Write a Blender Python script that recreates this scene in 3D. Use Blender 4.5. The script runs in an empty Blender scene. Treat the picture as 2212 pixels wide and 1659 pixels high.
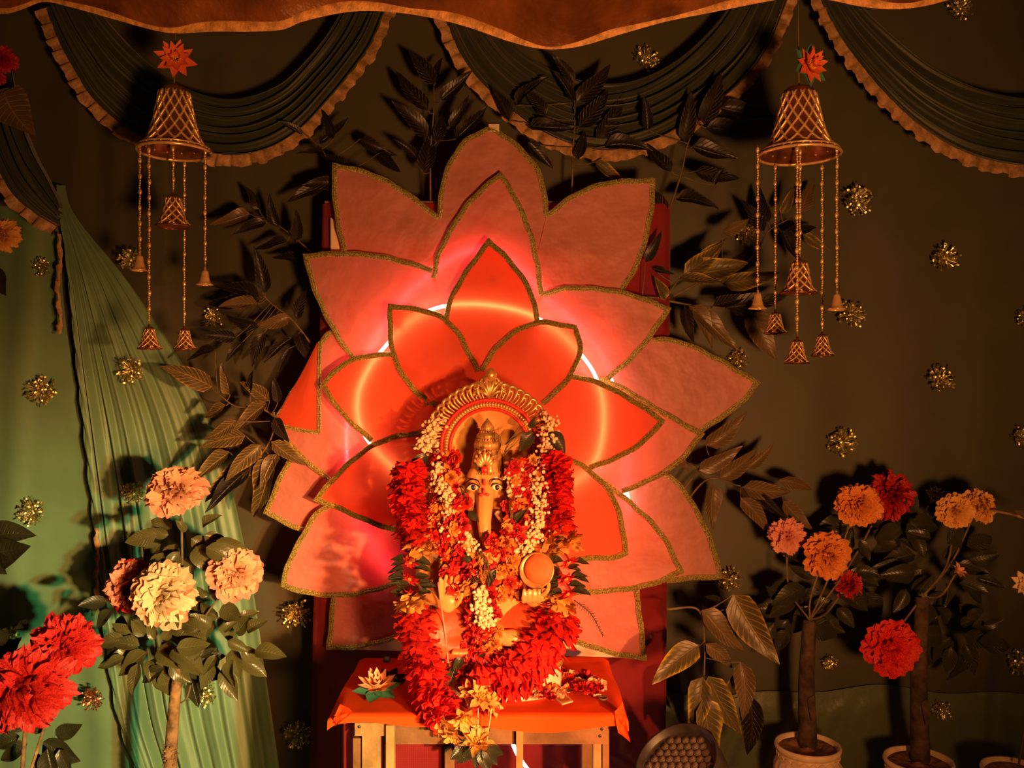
import bpy, math, random
from mathutils import Vector, Matrix, noise

R = random.Random(7)
scene = bpy.context.scene
C = scene.collection
PI = math.pi

# ------------------------------------------------------------------ camera, world, lights, exposure
CAMZ, FPX = 1.35, 1916.0
cam_d = bpy.data.cameras.new('camera')
cam = bpy.data.objects.new('camera', cam_d)
C.objects.link(cam)
cam.location = (0, 0, CAMZ)
cam.rotation_euler = (PI / 2, 0, 0)
cam_d.sensor_width = 36.0
cam_d.lens = FPX / 2212.0 * 36.0
cam_d.clip_start = 0.05
scene.camera = cam

world = bpy.data.worlds.new('world')
scene.world = world
world.use_nodes = True
wb = world.node_tree.nodes['Background']
wb.inputs['Color'].default_value = (1.0, 0.42, 0.14, 1)
wb.inputs['Strength'].default_value = 0.022


def spot(name, loc, target, energy, color, size, blend, radius):
    d = bpy.data.lights.new(name, 'SPOT')
    d.energy = energy
    d.color = color
    d.spot_size = math.radians(size)
    d.spot_blend = blend
    d.shadow_soft_size = radius
    o = bpy.data.objects.new(name, d)
    C.objects.link(o)
    o.location = loc
    o.rotation_euler = (Vector(target) - Vector(loc)).to_track_quat('-Z', 'Y').to_euler()
    return o


# stage lamps standing in front of the altar, to the right of the viewer, and one added fill
spot('stage_lamp_key', (1.80, -1.50, 1.15), (-0.82, 2.6, 0.34), 1600, (1.0, 0.40, 0.13), 33, 0.95, 0.06)
spot('stage_lamp_red', (1.62, -1.40, 1.20), (-0.05, 2.3, 0.92), 230, (1.0, 0.07, 0.015), 19, 0.9, 0.06)
spot('stage_lamp_green', (1.95, -1.40, 1.10), (-1.30, 2.7, 0.40), 560, (0.32, 1.0, 0.48), 21, 0.95, 0.06)
spot('fill_lamp_wide', (0.60, -0.15, 0.95), (0.20, 2.6, 1.58), 232, (1.0, 0.38, 0.11), 82, 0.85, 0.12)  # added warm fill that lifts the right side, bells and lotus

vs = scene.view_settings
vs.view_transform = 'Standard'
vs.look = 'None'
vs.exposure = 0.0
vs.gamma = 1.0
vs.use_curve_mapping = False
scene.cycles.use_denoising = True
scene.cycles.max_bounces = 5
scene.cycles.diffuse_bounces = 3
scene.cycles.glossy_bounces = 2
scene.cycles.use_adaptive_sampling = True
scene.cycles.adaptive_threshold = 0.05
scene.cycles.caustics_reflective = False
scene.cycles.caustics_refractive = False


# ------------------------------------------------------------------ helpers
def P(px, py, Y):
    """place in the room seen at photo pixel px, py when it stands Y metres away"""
    return Vector(((px - 1106.0) / FPX * Y, Y, CAMZ - (py - 829.5) / FPX * Y))


def catmull(pts, n=6):
    pts = [Vector(p) for p in pts]
    if len(pts) < 3:
        return [pts[0].lerp(pts[-1], i / n) for i in range(n + 1)]
    q = [pts[0] * 2 - pts[1]] + pts + [pts[-1] * 2 - pts[-2]]
    out = []
    for i in range(1, len(q) - 2):
        a, b, c, d = q[i - 1], q[i], q[i + 1], q[i + 2]
        for k in range(n):
            t = k / n
            out.append(0.5 * (2 * b + (c - a) * t + (2 * a - 5 * b + 4 * c - d) * t * t + (3 * b - a - 3 * c + d) * t ** 3))
    out.append(pts[-1].copy())
    return out


def resample(pts, n):
    L = [0.0]
    for a, b in zip(pts, pts[1:]):
        L.append(L[-1] + (b - a).length)
    out, k = [], 0
    for i in range(n):
        s = L[-1] * i / (n - 1)
        while k < len(L) - 2 and L[k + 1] < s:
            k += 1
        d = L[k + 1] - L[k]
        out.append(pts[k].lerp(pts[k + 1], 0 if d < 1e-9 else (s - L[k]) / d))
    return out


def plen(pts):
    return sum((b - a).length for a, b in zip(pts, pts[1:]))


def frame(direction, up, loc=(0, 0, 0), s=(1, 1, 1)):
    """matrix with X along direction, Z close to up"""
    x = Vector(direction).normalized()
    z = Vector(up)
    z = z - x * z.dot(x)
    if z.length < 1e-6:
        z = Vector((0.123, 0.3, 0.9)) - x * Vector((0.123, 0.3, 0.9)).dot(x)
    z.normalize()
    y = z.cross(x)
    if isinstance(s, (int, float)):
        s = (s, s, s)
    return Matrix(((x.x * s[0], y.x * s[1], z.x * s[2], loc[0]),
                   (x.y * s[0], y.y * s[1], z.y * s[2], loc[1]),
                   (x.z * s[0], y.z * s[1], z.z * s[2], loc[2]), (0, 0, 0, 1)))


def zframe(zdir, loc, s=1.0, spin=0.0):
    """matrix with local Z along zdir"""
    q = Vector(zdir).normalized().to_track_quat('Z', 'Y')
    return Matrix.Translation(loc) @ q.to_matrix().to_4x4() @ Matrix.Rotation(spin, 4, 'Z') @ Matrix.Diagonal((s, s, s, 1) if isinstance(s, (int, float)) else (s[0], s[1], s[2], 1))


class MB:
    def __init__(self):
        self.v, self.f, self.uv = [], [], {}

    def add(self, verts, faces, uvs=None):
        o = len(self.v)
        self.v += [Vector(p) for p in verts]
        for f in faces:
            self.f.append(tuple(i + o for i in f))
        if uvs:
            for i, u in enumerate(uvs):
                self.uv[o + i] = u
        return self

    def grid(self, rows, uvs=None, closed=False):
        nr, nc = len(rows), len(rows[0])
        v = [p for r in rows for p in r]
        f = []
        for i in range(nr - 1):
            for j in range(nc if closed else nc - 1):
                k = (j + 1) % nc
                f.append((i * nc + j, i * nc + k, (i + 1) * nc + k, (i + 1) * nc + j))
        u = [x for r in uvs for x in r] if uvs else [(i / (nr - 1), j / max(1, nc - 1)) for i in range(nr) for j in range(nc)]
        return self.add(v, f, u)

    def tube(self, pts, r, n=6, caps=True):
        pts = [Vector(p) for p in pts]
        m = len(pts)
        rs = r if isinstance(r, (list, tuple)) else [r] * m
        t0 = (pts[1] - pts[0]).normalized()
        a = t0.orthogonal().normalized()
        rows = []
        for i in range(m):
            t = (pts[min(i + 1, m - 1)] - pts[max(i - 1, 0)])
            if t.length > 1e-9:
                t.normalize()
                a = a - t * a.dot(t)
                if a.length < 1e-6:
                    a = t.orthogonal()
                a.normalize()
            b = t.cross(a)
            rows.append([pts[i] + (a * math.cos(2 * PI * k / n) + b * math.sin(2 * PI * k / n)) * rs[i] for k in range(n)])
        o = len(self.v)
        self.grid(rows, closed=True)
        if caps:
            self.f.append(tuple(o + k for k in reversed(range(n))))
            self.f.append(tuple(o + (m - 1) * n + k for k in range(n)))
        return self

    def lathe(self, prof, n=24, M=None, flute=None):
        rows = []
        for (r, z) in prof:
            row = []
            for k in range(n):
                a = 2 * PI * k / n
                rr = r * (1 + (flute(a, z) if flute else 0))
                p = Vector((rr * math.cos(a), rr * math.sin(a), z))
                row.append(M @ p if M else p)
            rows.append(row)
        return self.grid(rows, closed=True)

    def ell(self, c, r, nu=12, nv=8, M=None):
        rows = []
        for i in range(nv + 1):
            th = PI * i / nv
            row = []
            for k in range(nu):
                a = 2 * PI * k / nu
                p = Vector((r[0] * math.sin(th) * math.cos(a), r[1] * math.sin(th) * math.sin(a), r[2] * math.cos(th)))
                row.append((M @ p if M else p) + Vector(c))
            rows.append(row)
        return self.grid(rows, closed=True)

    def box(self, c, s, M=None):
        hx, hy, hz = s[0] / 2, s[1] / 2, s[2] / 2
        v = [Vector((x, y, z)) for x in (-hx, hx) for y in (-hy, hy) for z in (-hz, hz)]
        v = [(M @ p if M else p) + Vector(c) for p in v]
        return self.add(v, [(0, 1, 3, 2), (4, 6, 7, 5), (0, 4, 5, 1), (2, 3, 7, 6), (0, 2, 6, 4), (1, 5, 7, 3)])

    def mesh(self, name, m, off=Vector((0, 0, 0)), smooth=True):
        me = bpy.data.meshes.new(name)
        me.from_pydata([p - off for p in self.v], [], self.f)
        if self.uv:
            ul = me.uv_layers.new(name='UVMap')
            for l in me.loops:
                ul.data[l.index].uv = self.uv.get(l.vertex_index, (0, 0))
        if smooth:
            me.polygons.foreach_set('use_smooth', [True] * len(me.polygons))
        if m:
            me.materials.append(m)
        me.update()
        return me


WL = {}


def thing(name, loc, label, cat, group=None):
    o = bpy.data.objects.new(name, None)
    o.empty_display_size = 0.05
    C.objects.link(o)
    o.location = loc
    WL[o.name] = Vector(loc)
    o['label'], o['category'] = label, cat
    if group:
        o['group'] = group
    return o


def tag(o, label, cat, group=None):
    o['label'], o['category'] = label, cat
    if group:
        o['group'] = group
    return o


def build(mb, name, m, parent=None, origin=None, smooth=True, kind=None):
    off = WL[parent.name] if parent else Vector(origin if origin is not None else (0, 0, 0))
    o = bpy.data.objects.new(name, mb.mesh(name, m, off, smooth))
    C.objects.link(o)
    if parent:
        o.parent = parent
    else:
        o.location = off
    WL[o.name] = off
    if kind:
        o['kind'] = kind
    return o


def inst(me, name, parent, M, local=False, m=None):
    """an object on shared mesh data; M in room space unless local"""
    o = bpy.data.objects.new(name, me)
    C.objects.link(o)
    if parent:
        o.parent = parent
        o.matrix_basis = M if local else Matrix.Translation(-WL[parent.name]) @ M
    else:
        o.matrix_basis = M
    WL[o.name] = M.translation.copy() if not local else None
    if m:
        o.material_slots[0].link = 'OBJECT'
        o.material_slots[0].material = m
    return o


# ------------------------------------------------------------------ materials
MATS = {}


def mat(name, col, rough=0.6, metal=0.0, var=0.15, nscale=30.0, bump=0.0, bscale=80.0, spec=0.4, sheen=0.0, col2=None, trans=0.0, emit=None, coat=0.0, tcol=None, bdist=0.01):
    if name in MATS:
        return MATS[name]
    m = bpy.data.materials.new(name)
    m.use_nodes = True
    nt = m.node_tree
    N, L = nt.nodes, nt.links
    b = N['Principled BSDF']
    b.inputs['Roughness'].default_value = rough
    b.inputs['Metallic'].default_value = metal
    b.inputs['Specular IOR Level'].default_value = spec
    b.inputs['Sheen Weight'].default_value = sheen
    b.inputs['Coat Weight'].default_value = coat
    tc = N.new('ShaderNodeTexCoord')
    nz = N.new('ShaderNodeTexNoise')
    nz.inputs['Scale'].default_value = nscale
    nz.inputs['Detail'].default_value = 4
    L.new(tc.outputs['Object'], nz.inputs['Vector'])
    mx = N.new('ShaderNodeMix')
    mx.data_type = 'RGBA'
    c2 = col2 or tuple(max(0, c * (1 - 2 * var)) for c in col)
    c1 = col if col2 else tuple(min(1, c * (1 + var)) for c in col)
    mx.inputs['A'].default_value = (*c1, 1)
    mx.inputs['B'].default_value = (*c2, 1)
    rmp = N.new('ShaderNodeMapRange')
    rmp.inputs['From Min'].default_value = 0.35
    rmp.inputs['From Max'].default_value = 0.65
    L.new(nz.outputs['Fac'], rmp.inputs['Value'])
    L.new(rmp.outputs['Result'], mx.inputs['Factor'])
    L.new(mx.outputs['Result'], b.inputs['Base Color'])
    if bump:
        nb = N.new('ShaderNodeTexNoise')
        nb.inputs['Scale'].default_value = bscale
        nb.inputs['Detail'].default_value = 3
        L.new(tc.outputs['Object'], nb.inputs['Vector'])
        bp = N.new('ShaderNodeBump')
        bp.inputs['Strength'].default_value = bump
        bp.inputs['Distance'].default_value = bdist
        L.new(nb.outputs['Fac'], bp.inputs['Height'])
        L.new(bp.outputs['Normal'], b.inputs['Normal'])
    if emit:
        b.inputs['Emission Color'].default_value = (*emit[0], 1)
        b.inputs['Emission Strength'].default_value = emit[1]
    if trans:
        tr = N.new('ShaderNodeBsdfTranslucent')
        if tcol:
            tr.inputs['Color'].default_value = (*tcol, 1)
        else:
            L.new(mx.outputs['Result'], tr.inputs['Color'])
        ms = N.new('ShaderNodeMixShader')
        ms.inputs[0].default_value = trans
        out = N['Material Output']
        L.new(b.outputs[0], ms.inputs[1])
        L.new(tr.outputs[0], ms.inputs[2])
        L.new(ms.outputs[0], out.inputs[0])
    MATS[name] = m
    return m


def leaf_mat(name, base, edge, vein, rough=0.38, edge_from=0.72):
    """leaf: dark blade, brush-gilt margin and herring-bone veins, from the blade's own UV"""
    m = bpy.data.materials.new(name)
    m.use_nodes = True
    N, L = m.node_tree.nodes, m.node_tree.links
    b = N['Principled BSDF']
    b.inputs['Roughness'].default_value = rough
    b.inputs['Specular IOR Level'].default_value = 0.35
    uv = N.new('ShaderNodeUVMap')
    sp = N.new('ShaderNodeSeparateXYZ')
    L.new(uv.outputs[0], sp.inputs[0])

    def math_(op, a, bb=None, c=None):
        n = N.new('ShaderNodeMath')
        n.operation = op
        for i, q in enumerate((a, bb, c)):
            if q is None:
                continue
            if isinstance(q, (int, float)):
                n.inputs[i].default_value = q
            else:
                L.new(q, n.inputs[i])
        return n.outputs[0]
    ac = math_('ABSOLUTE', math_('MULTIPLY_ADD', sp.outputs['Y'], 2.0, -1.0))
    nz = N.new('ShaderNodeTexNoise')
    nz.inputs['Scale'].default_value = 9
    nz.inputs['Detail'].default_value = 5
    L.new(uv.outputs[0], nz.inputs['Vector'])
    # side veins
    ph = math_('MULTIPLY_ADD', ac, -0.22, sp.outputs['X'])
    ph = math_('MULTIPLY_ADD', nz.outputs['Fac'], 0.035, ph)
    sn = math_('SINE', math_('MULTIPLY', ph, 62.0))
    vn = N.new('ShaderNodeMapRange')
    vn.inputs['From Min'].default_value = 0.75
    vn.inputs['From Max'].default_value = 1.0
    L.new(sn, vn.inputs['Value'])
    mid = N.new('ShaderNodeMapRange')
    mid.inputs['From Min'].default_value = 0.09
    mid.inputs['From Max'].default_value = 0.02
    L.new(ac, mid.inputs['Value'])
    ve = math_('MAXIMUM', vn.outputs[0], mid.outputs[0])
    # margin with a feathered inner border
    eg = N.new('ShaderNodeMapRange')
    eg.inputs['From Min'].default_value = edge_from
    eg.inputs['From Max'].default_value = 1.0
    L.new(math_('ADD', ac, math_('MULTIPLY', sn, 0.10)), eg.inputs['Value'])
    m1 = N.new('ShaderNodeMix')
    m1.data_type = 'RGBA'
    m1.inputs['A'].default_value = (*base, 1)
    m1.inputs['B'].default_value = (*vein, 1)
    L.new(math_('MULTIPLY', ve, 0.55), m1.inputs['Factor'])
    m2 = N.new('ShaderNodeMix')
    m2.data_type = 'RGBA'
    m2.inputs['B'].default_value = (*edge, 1)
    L.new(m1.outputs['Result'], m2.inputs['A'])
    nm = N.new('ShaderNodeTexNoise')
    nm.inputs['Scale'].default_value = 3.0
    L.new(uv.outputs[0], nm.inputs['Vector'])
    nr = N.new('ShaderNodeMapRange')
    nr.inputs['From Min'].default_value = 0.40
    nr.inputs['From Max'].default_value = 0.62
    nr.inputs['To Min'].default_value = 0.15
    L.new(nm.outputs['Fac'], nr.inputs['Value'])
    L.new(math_('MULTIPLY', eg.outputs[0], nr.outputs[0]), m2.inputs['Factor'])
    L.new(m2.outputs['Result'], b.inputs['Base Color'])
    bp = N.new('ShaderNodeBump')
    bp.inputs['Strength'].default_value = 0.5
    bp.inputs['Distance'].default_value = 0.004
    L.new(ve, bp.inputs['Height'])
    L.new(bp.outputs['Normal'], b.inputs['Normal'])
    MATS[name] = m
    return m


def weave(m, scale=350.0, strength=0.3):
    """fine cloth weave relief, added to a mat() material"""
    N, L = m.node_tree.nodes, m.node_tree.links
    tc = N.new('ShaderNodeTexCoord')
    w1 = N.new('ShaderNodeTexWave')
    w1.inputs['Scale'].default_value = scale
    w1.bands_direction = 'X'
    w2 = N.new('ShaderNodeTexWave')
    w2.inputs['Scale'].default_value = scale
    w2.bands_direction = 'Z'
    for w in (w1, w2):
        w.inputs['Distortion'].default_value = 0.6
        L.new(tc.outputs['Object'], w.inputs['Vector'])
    a = N.new('ShaderNodeMath')
    a.operation = 'ADD'
    L.new(w1.outputs['Fac'], a.inputs[0])
    L.new(w2.outputs['Fac'], a.inputs[1])
    bp = N.new('ShaderNodeBump')
    bp.inputs['Strength'].default_value = strength
    bp.inputs['Distance'].default_value = 0.002
    L.new(a.outputs[0], bp.inputs['Height'])
    L.new(bp.outputs['Normal'], N['Principled BSDF'].inputs['Normal'])
    return m


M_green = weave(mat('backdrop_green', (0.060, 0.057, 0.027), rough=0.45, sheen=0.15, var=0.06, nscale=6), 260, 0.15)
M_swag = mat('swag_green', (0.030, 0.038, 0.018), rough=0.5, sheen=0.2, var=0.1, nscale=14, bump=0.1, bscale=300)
M_trim = mat('ruffle_gold_brown', (0.42, 0.24, 0.10), rough=0.5, var=0.2, nscale=40, bump=0.25, bscale=160)
M_canopy = mat('canopy_organza', (0.30, 0.10, 0.02), rough=0.4, var=0.25, nscale=9, bump=0.5, bscale=45, trans=0.3)
M_hem = mat('canopy_hem', (0.75, 0.38, 0.11), rough=0.45, var=0.2, nscale=60, bump=0.3, bscale=200)
M_maroon = weave(mat('maroon_sheet', (0.30, 0.028, 0.03), rough=0.28, var=0.15, nscale=5, coat=0.15), 220, 0.6)
M_card = mat('cream_board', (0.75, 0.58, 0.36), rough=0.8, var=0.08, nscale=12)
M_pale = mat('petal_salmon', (0.80, 0.31, 0.25), rough=0.5, var=0.06, nscale=10, bump=0.55, bscale=12, bdist=0.022, trans=0.45, tcol=(0.95, 0.055, 0.075))
M_red = mat('petal_red', (0.78, 0.11, 0.035), rough=0.6, var=0.05, nscale=12, bump=0.15, bscale=16, trans=0.40, tcol=(0.95, 0.20, 0.07))
M_braid = mat('gold_braid', (1.0, 0.64, 0.16), rough=0.36, metal=0.5, var=0.38, nscale=320, bump=0.9, bscale=520)
M_led_b = mat('led_rope_outer', (1, 0.9, 0.8), rough=0.4, emit=((1.0, 0.55, 0.46), 15.0))
M_led = mat('led_rope', (1, 0.9, 0.8), rough=0.4, emit=((1.0, 0.55, 0.40), 17.0))
M_gold = mat('bell_gold', (1.0, 0.62, 0.26), rough=0.28, metal=0.5, var=0.12, nscale=60)
M_golddark = mat('bell_gold_dark', (0.24, 0.09, 0.03), rough=0.3, metal=0.6, var=0.15, nscale=60)
M_foil = mat('gold_foil', (1.0, 0.80, 0.34), rough=0.40, metal=1.0, var=0.2, nscale=200)
M_foilred = mat('red_gold_foil', (1.0, 0.36, 0.18), rough=0.40, metal=1.0, var=0.3, nscale=200)
M_wood = mat('pale_wood', (0.40, 0.24, 0.09), rough=0.65, var=0.18, nscale=18, bump=0.15, bscale=60)
M_wood2 = mat('brown_wood', (0.20, 0.095, 0.035), rough=0.7, var=0.2, nscale=14, bump=0.15, bscale=60)
M_cloth = weave(mat('orange_cloth', (0.85, 0.075, 0.006), spec=0.15, rough=0.8, var=0.06, nscale=8), 300, 0.2)
M_skin = mat('idol_cream', (0.72, 0.31, 0.10), rough=0.28, var=0.05, nscale=20, coat=0.3)
M_idolgold = mat('idol_gold', (0.72, 0.40, 0.13), rough=0.3, metal=0.55, var=0.2, nscale=60)
M_idolred = mat('idol_red', (0.70, 0.03, 0.02), rough=0.4, var=0.1)
M_dhoti = mat('idol_dhoti', (0.62, 0.085, 0.03), rough=0.45, var=0.1, nscale=20, bump=0.2, bscale=40)
M_disc = mat('halo_disc', (0.80, 0.40, 0.12), rough=0.5, var=0.05)
M_white = mat('idol_white', (0.85, 0.66, 0.46), rough=0.4, var=0.04)
M_black = mat('paint_black', (0.02, 0.012, 0.01), rough=0.4, var=0.1)
M_darkmetal = mat('lamp_black', (0.035, 0.028, 0.024), rough=0.42, var=0.15, nscale=40)
M_lens = mat('lamp_lens', (0.16, 0.12, 0.09), rough=0.15, var=0.1, spec=0.8)
M_bark = mat('bark', (0.30, 0.16, 0.07), rough=0.85, var=0.35, nscale=30, bump=0.6, bscale=50)
M_darkbark = mat('dark_bark', (0.075, 0.042, 0.022), rough=0.85, var=0.3, nscale=30, bump=0.6, bscale=50)
M_stem = mat('stem_brown', (0.16, 0.11, 0.05), rough=0.7, var=0.2)
M_pot = mat('plaster_pot', (0.85, 0.62, 0.38), rough=0.75, var=0.1, nscale=25, bump=0.1, bscale=200)
M_soil = mat('pot_fill', (0.30, 0.14, 0.06), rough=0.9, var=0.2, nscale=40, bump=0.6, bscale=60)
M_wall = mat('wall_plaster', (0.10, 0.09, 0.07), rough=0.9)
M_floor = mat('floor_stone', (0.12, 0.10, 0.08), rough=0.8)

F_red = mat('garland_red', (0.95, 0.028, 0.018), rough=0.6, var=0.25, nscale=25, trans=0.3)
F_redp = mat('peony_red', (0.66, 0.018, 0.012), rough=0.6, var=0.25, nscale=25, trans=0.25)
F_crim = mat('flower_crimson', (0.50, 0.012, 0.015), rough=0.6, var=0.3, nscale=30, trans=0.2)
F_orange = mat('flower_orange', (0.85, 0.28, 0.05), rough=0.6, var=0.2, nscale=30, trans=0.25)
F_marig = mat('flower_marigold', (0.72, 0.24, 0.04), rough=0.6, var=0.25, nscale=30, trans=0.2)
F_yellow = mat('flower_yellow', (0.82, 0.42, 0.10), rough=0.55, var=0.12, nscale=30, trans=0.25)
F_cream = mat('flower_cream', (0.92, 0.70, 0.42), rough=0.6, var=0.08, nscale=30, trans=0.25)
F_pink = mat('flower_pink', (0.92, 0.36, 0.24), rough=0.6, var=0.15, nscale=30, trans=0.25)
F_peach = mat('flower_peach', (0.92, 0.48, 0.28), rough=0.6, var=0.12, nscale=30, trans=0.25)
F_jas = mat('jasmine_white', (0.84, 0.60, 0.36), rough=0.6, var=0.1, nscale=60)
F_lotus = mat('paper_lotus', (0.86, 0.17, 0.05), rough=0.6, var=0.08, nscale=40, trans=0.15)
F_lotus2 = mat('paper_lotus_peach', (0.92, 0.42, 0.20), rough=0.6, var=0.08, nscale=40, trans=0.15)
F_sepal = mat('paper_sepal', (0.05, 0.22, 0.12), rough=0.6, var=0.1)
F_stamen = mat('stamen', (0.85, 0.38, 0.03), rough=0.7, var=0.2, nscale=200)

L_shaded = leaf_mat('leaf_dark', (0.011, 0.008, 0.005), (0.075, 0.06, 0.04), (0.06, 0.048, 0.032), edge_from=0.86)  # near-black blade: the shade on these sprays is put into the colour
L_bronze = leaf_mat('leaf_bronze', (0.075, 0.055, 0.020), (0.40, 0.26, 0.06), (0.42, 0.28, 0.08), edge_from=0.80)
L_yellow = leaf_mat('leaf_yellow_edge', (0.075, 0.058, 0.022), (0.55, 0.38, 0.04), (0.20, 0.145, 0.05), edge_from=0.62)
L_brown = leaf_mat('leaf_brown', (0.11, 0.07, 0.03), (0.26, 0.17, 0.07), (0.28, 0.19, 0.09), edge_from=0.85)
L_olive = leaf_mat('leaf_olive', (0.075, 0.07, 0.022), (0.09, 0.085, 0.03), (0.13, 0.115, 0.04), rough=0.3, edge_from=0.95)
L_deep = leaf_mat('leaf_deep', (0.028, 0.028, 0.012), (0.036, 0.035, 0.018), (0.05, 0.045, 0.022), rough=0.35, edge_from=0.95)


# ------------------------------------------------------------------ shared small meshes
def leaf_mesh(name, w, curl, fold, m, seed=0, n=9, tipx=0.55, wave=0.03):
    """blade along +X from 0 to 1, face to +Z"""
    r = random.Random(seed)
    mb = MB()
    rows, uvs = [], []
    sk = r.uniform(-0.06, 0.06)
    ph = r.uniform(0, 6)
    for i in range(n + 1):
        t = i / n
        hw = w * 0.5 * (math.sin(PI * t ** tipx) ** 0.85 if 0 < t < 1 else 0.0) + 0.004
        row, ur = [], []
        for j in range(5):
            s = (j - 2) / 2
            z = fold * abs(s) * hw * 2 - curl * t * t + wave * math.sin(ph + 9 * t) * abs(s)
            row.append(Vector((t - 0.05 * curl * t, s * hw + sk * math.sin(PI * t), z)))
            ur.append((t, (s + 1) / 2))
        rows.append(row)
        uvs.append(ur)
    mb.grid(rows, uvs)
    return mb.mesh(name, m)


LEAF = {}
for key, m in (('dark', L_shaded), ('bronze', L_bronze), ('yellow', L_yellow), ('brown', L_brown)):
    LEAF[key] = [leaf_mesh('leaf_' + key, 0.33, c, f, m, s) for c, f, s in ((0.10, 0.25, 1), (0.22, 0.32, 2), (-0.10, 0.22, 3), (0.04, 0.4, 4))]
for key, m in (('olive', L_olive), ('deep', L_deep)):
    LEAF[key] = [leaf_mesh('leaf_' + key, 0.52, c, f, m, s, tipx=0.7) for c, f, s in ((0.12, 0.22, 5), (0.28, 0.30, 6), (-0.08, 0.18, 7))]


def petal_rows(L, w, cup, curl, ruff, nu, nv, r, tip=0.0, base=0.12):
    """petal along +X, cupping up to +Z"""
    ph = r.uniform(0, 6)
    rows = []
    jag = [r.uniform(-1, 1) for _ in range(nv + 1)]
    jz = [r.uniform(-1, 1) for _ in range(nv + 1)]
    for i in range(nu + 1):
        t = i / nu
        hw = w * (base + (1 - base) * math.sin(PI * 0.62 * t) ** 0.9) * (1 if tip == 0 else (1 - t ** (2.2 / max(tip, 0.01))))
        row = []
        for j in range(nv + 1):
            s = 2 * j / nv - 1
            x = t * L * (1 - 0.18 * s * s * t) + ruff * 0.5 * t * t * math.sin(ph + 7 * s) + ruff * 0.7 * jag[j] * t ** 3
            z = cup * L * (s * s * 0.6 * t + t * t) - curl * L * max(0, t - 0.55) ** 2 * 3 + ruff * t * t * math.sin(ph * 2 + 9 * s) + ruff * 0.8 * jz[j] * t ** 2
            row.append(Vector((x, s * hw, z)))
        rows.append(row)
    return rows


PETAL = {}


def petal_mesh(kind, m):
    k = (kind, m.name)
    if k not in PETAL:
        out = []
        for s in range(3):
            r = random.Random(s + 11)
            mb = MB()
            if kind == 'peony':
                mb.grid(petal_rows(1.0, 0.42, 0.30, 0.38, 0.08, 6, 8, r))
            elif kind == 'star':
                mb.grid(petal_rows(1.0, 0.26, 0.25, 0.5, 0.02, 5, 2, r, tip=1.0))
            elif kind == 'lotus':
                rows = []
                for i in range(5):
                    t = i / 4
                    hw = 0.26 * (0.55 + 1.1 * t if t < 0.4 else 0.99 * (1 - ((t - 0.4) / 0.6) ** 1.3)) + 0.003
                    rows.append([Vector((t, -hw, 0.22 * t * t + 0.10 * (hw / 0.26))), Vector((t, 0, 0.22 * t * t)), Vector((t, hw, 0.22 * t * t + 0.10 * (hw / 0.26)))])
                mb.grid(rows)
            out.append(mb.mesh('petal_' + kind, m))
        PETAL[k] = out
    return PETAL[k]


CORE = {}


def core_mesh(kind, m):
    """inner ruffle of a bloom, opening to +Z, radius about 1 (peony, carnation, marigold)"""
    k = (kind, m.name)
    if k not in CORE:
        r = random.Random(len(CORE) + 3)
        mb = MB()
        if kind == 'peony':
            n, rr, lw = 50, 0.68, 0.27
        elif kind == 'pom':
            n, rr, lw = 92, 0.84, 0.21
        elif kind == 'small':
            n, rr, lw = 26, 0.85, 0.30
        else:
            n, rr, lw = 40, 0.5, 0.2
        for i in range(n):
            c = 1 - (i + 0.5) / n * (0.95 if kind != 'pom' else 1.15)
            th = math.acos(max(-1, min(1, c)))
            az = i * 2.39996
            d = Vector((math.sin(th) * math.cos(az), math.sin(th) * math.sin(az), math.cos(th)))
            M = frame(d + Vector((r.uniform(-.35, .35), r.uniform(-.35, .35), r.uniform(-.2, .2))), Vector((d.x * -0.3 + r.uniform(-.4, .4), d.y * -0.3 + r.uniform(-.4, .4), 1)), d * rr * 0.25)
            L = rr * (r.uniform(0.72, 1.15) if kind != 'small' else r.uniform(0.75, 1.08))
            mb.grid([[M @ p for p in row] for row in petal_rows(L, lw * r.uniform(0.8, 1.2), 0.25, 0.55, 0.08, 4 if kind != 'small' else 3, 7 if kind != 'small' else 3, r)])
        mb.ell((0, 0, 0.05), (rr * 0.6, rr * 0.6, rr * 0.4), 8, 5)
        CORE[k] = mb.mesh('bloom_' + kind, m)
    return CORE[k]


def peony(parent, loc, r, face, mcore, mpet, name='peony_bloom', spin=None, npet=13):
    """a big silk peony: ruffled heart (part) with its outer petals (sub-parts)"""
    sp = R.uniform(0, 6) if spin is None else spin
    o = inst(core_mesh('peony', mcore), name, parent, zframe(face, loc, r, sp))
    pm = petal_mesh('peony', mpet)
    for ring, (n, el, L) in enumerate(((npet - 6, 0.10, 1.0), (6, 0.55, 0.88))):
        for i in range(n):
            a = 2 * PI * (i + 0.5 * ring) / n + R.uniform(-.15, .15)
            e = el + R.uniform(-.15, .15)
            d = Vector((math.cos(a) * math.cos(e), math.sin(a) * math.cos(e), math.sin(e)))
            M = frame(d, (-d.x * 0.2, -d.y * 0.2, 1), (0, 0, -0.12), L * R.uniform(0.9, 1.08))
            inst(pm[i % 3], 'petal', o, M, local=True)
    return o


def pompeony(parent, loc, r, face, m, name='peony_bloom'):
    """full ball-shaped peony with outer petals"""
    o = inst(core_mesh('pom', m), name, parent, zframe(face, loc, r, R.uniform(0, 6)))
    pm = petal_mesh('peony', m)
    for i in range(12):
        a = 2 * PI * i / 12 + R.uniform(-.15, .15)
        e = R.uniform(-0.1, 0.45)
        d = Vector((math.cos(a) * math.cos(e), math.sin(a) * math.cos(e), math.sin(e)))
        inst(pm[i % 3], 'petal', o, frame(d, (-d.x * 0.2, -d.y * 0.2, 1), (0, 0, -0.1), R.uniform(0.85, 1.02)), local=True)
    return o


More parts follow.
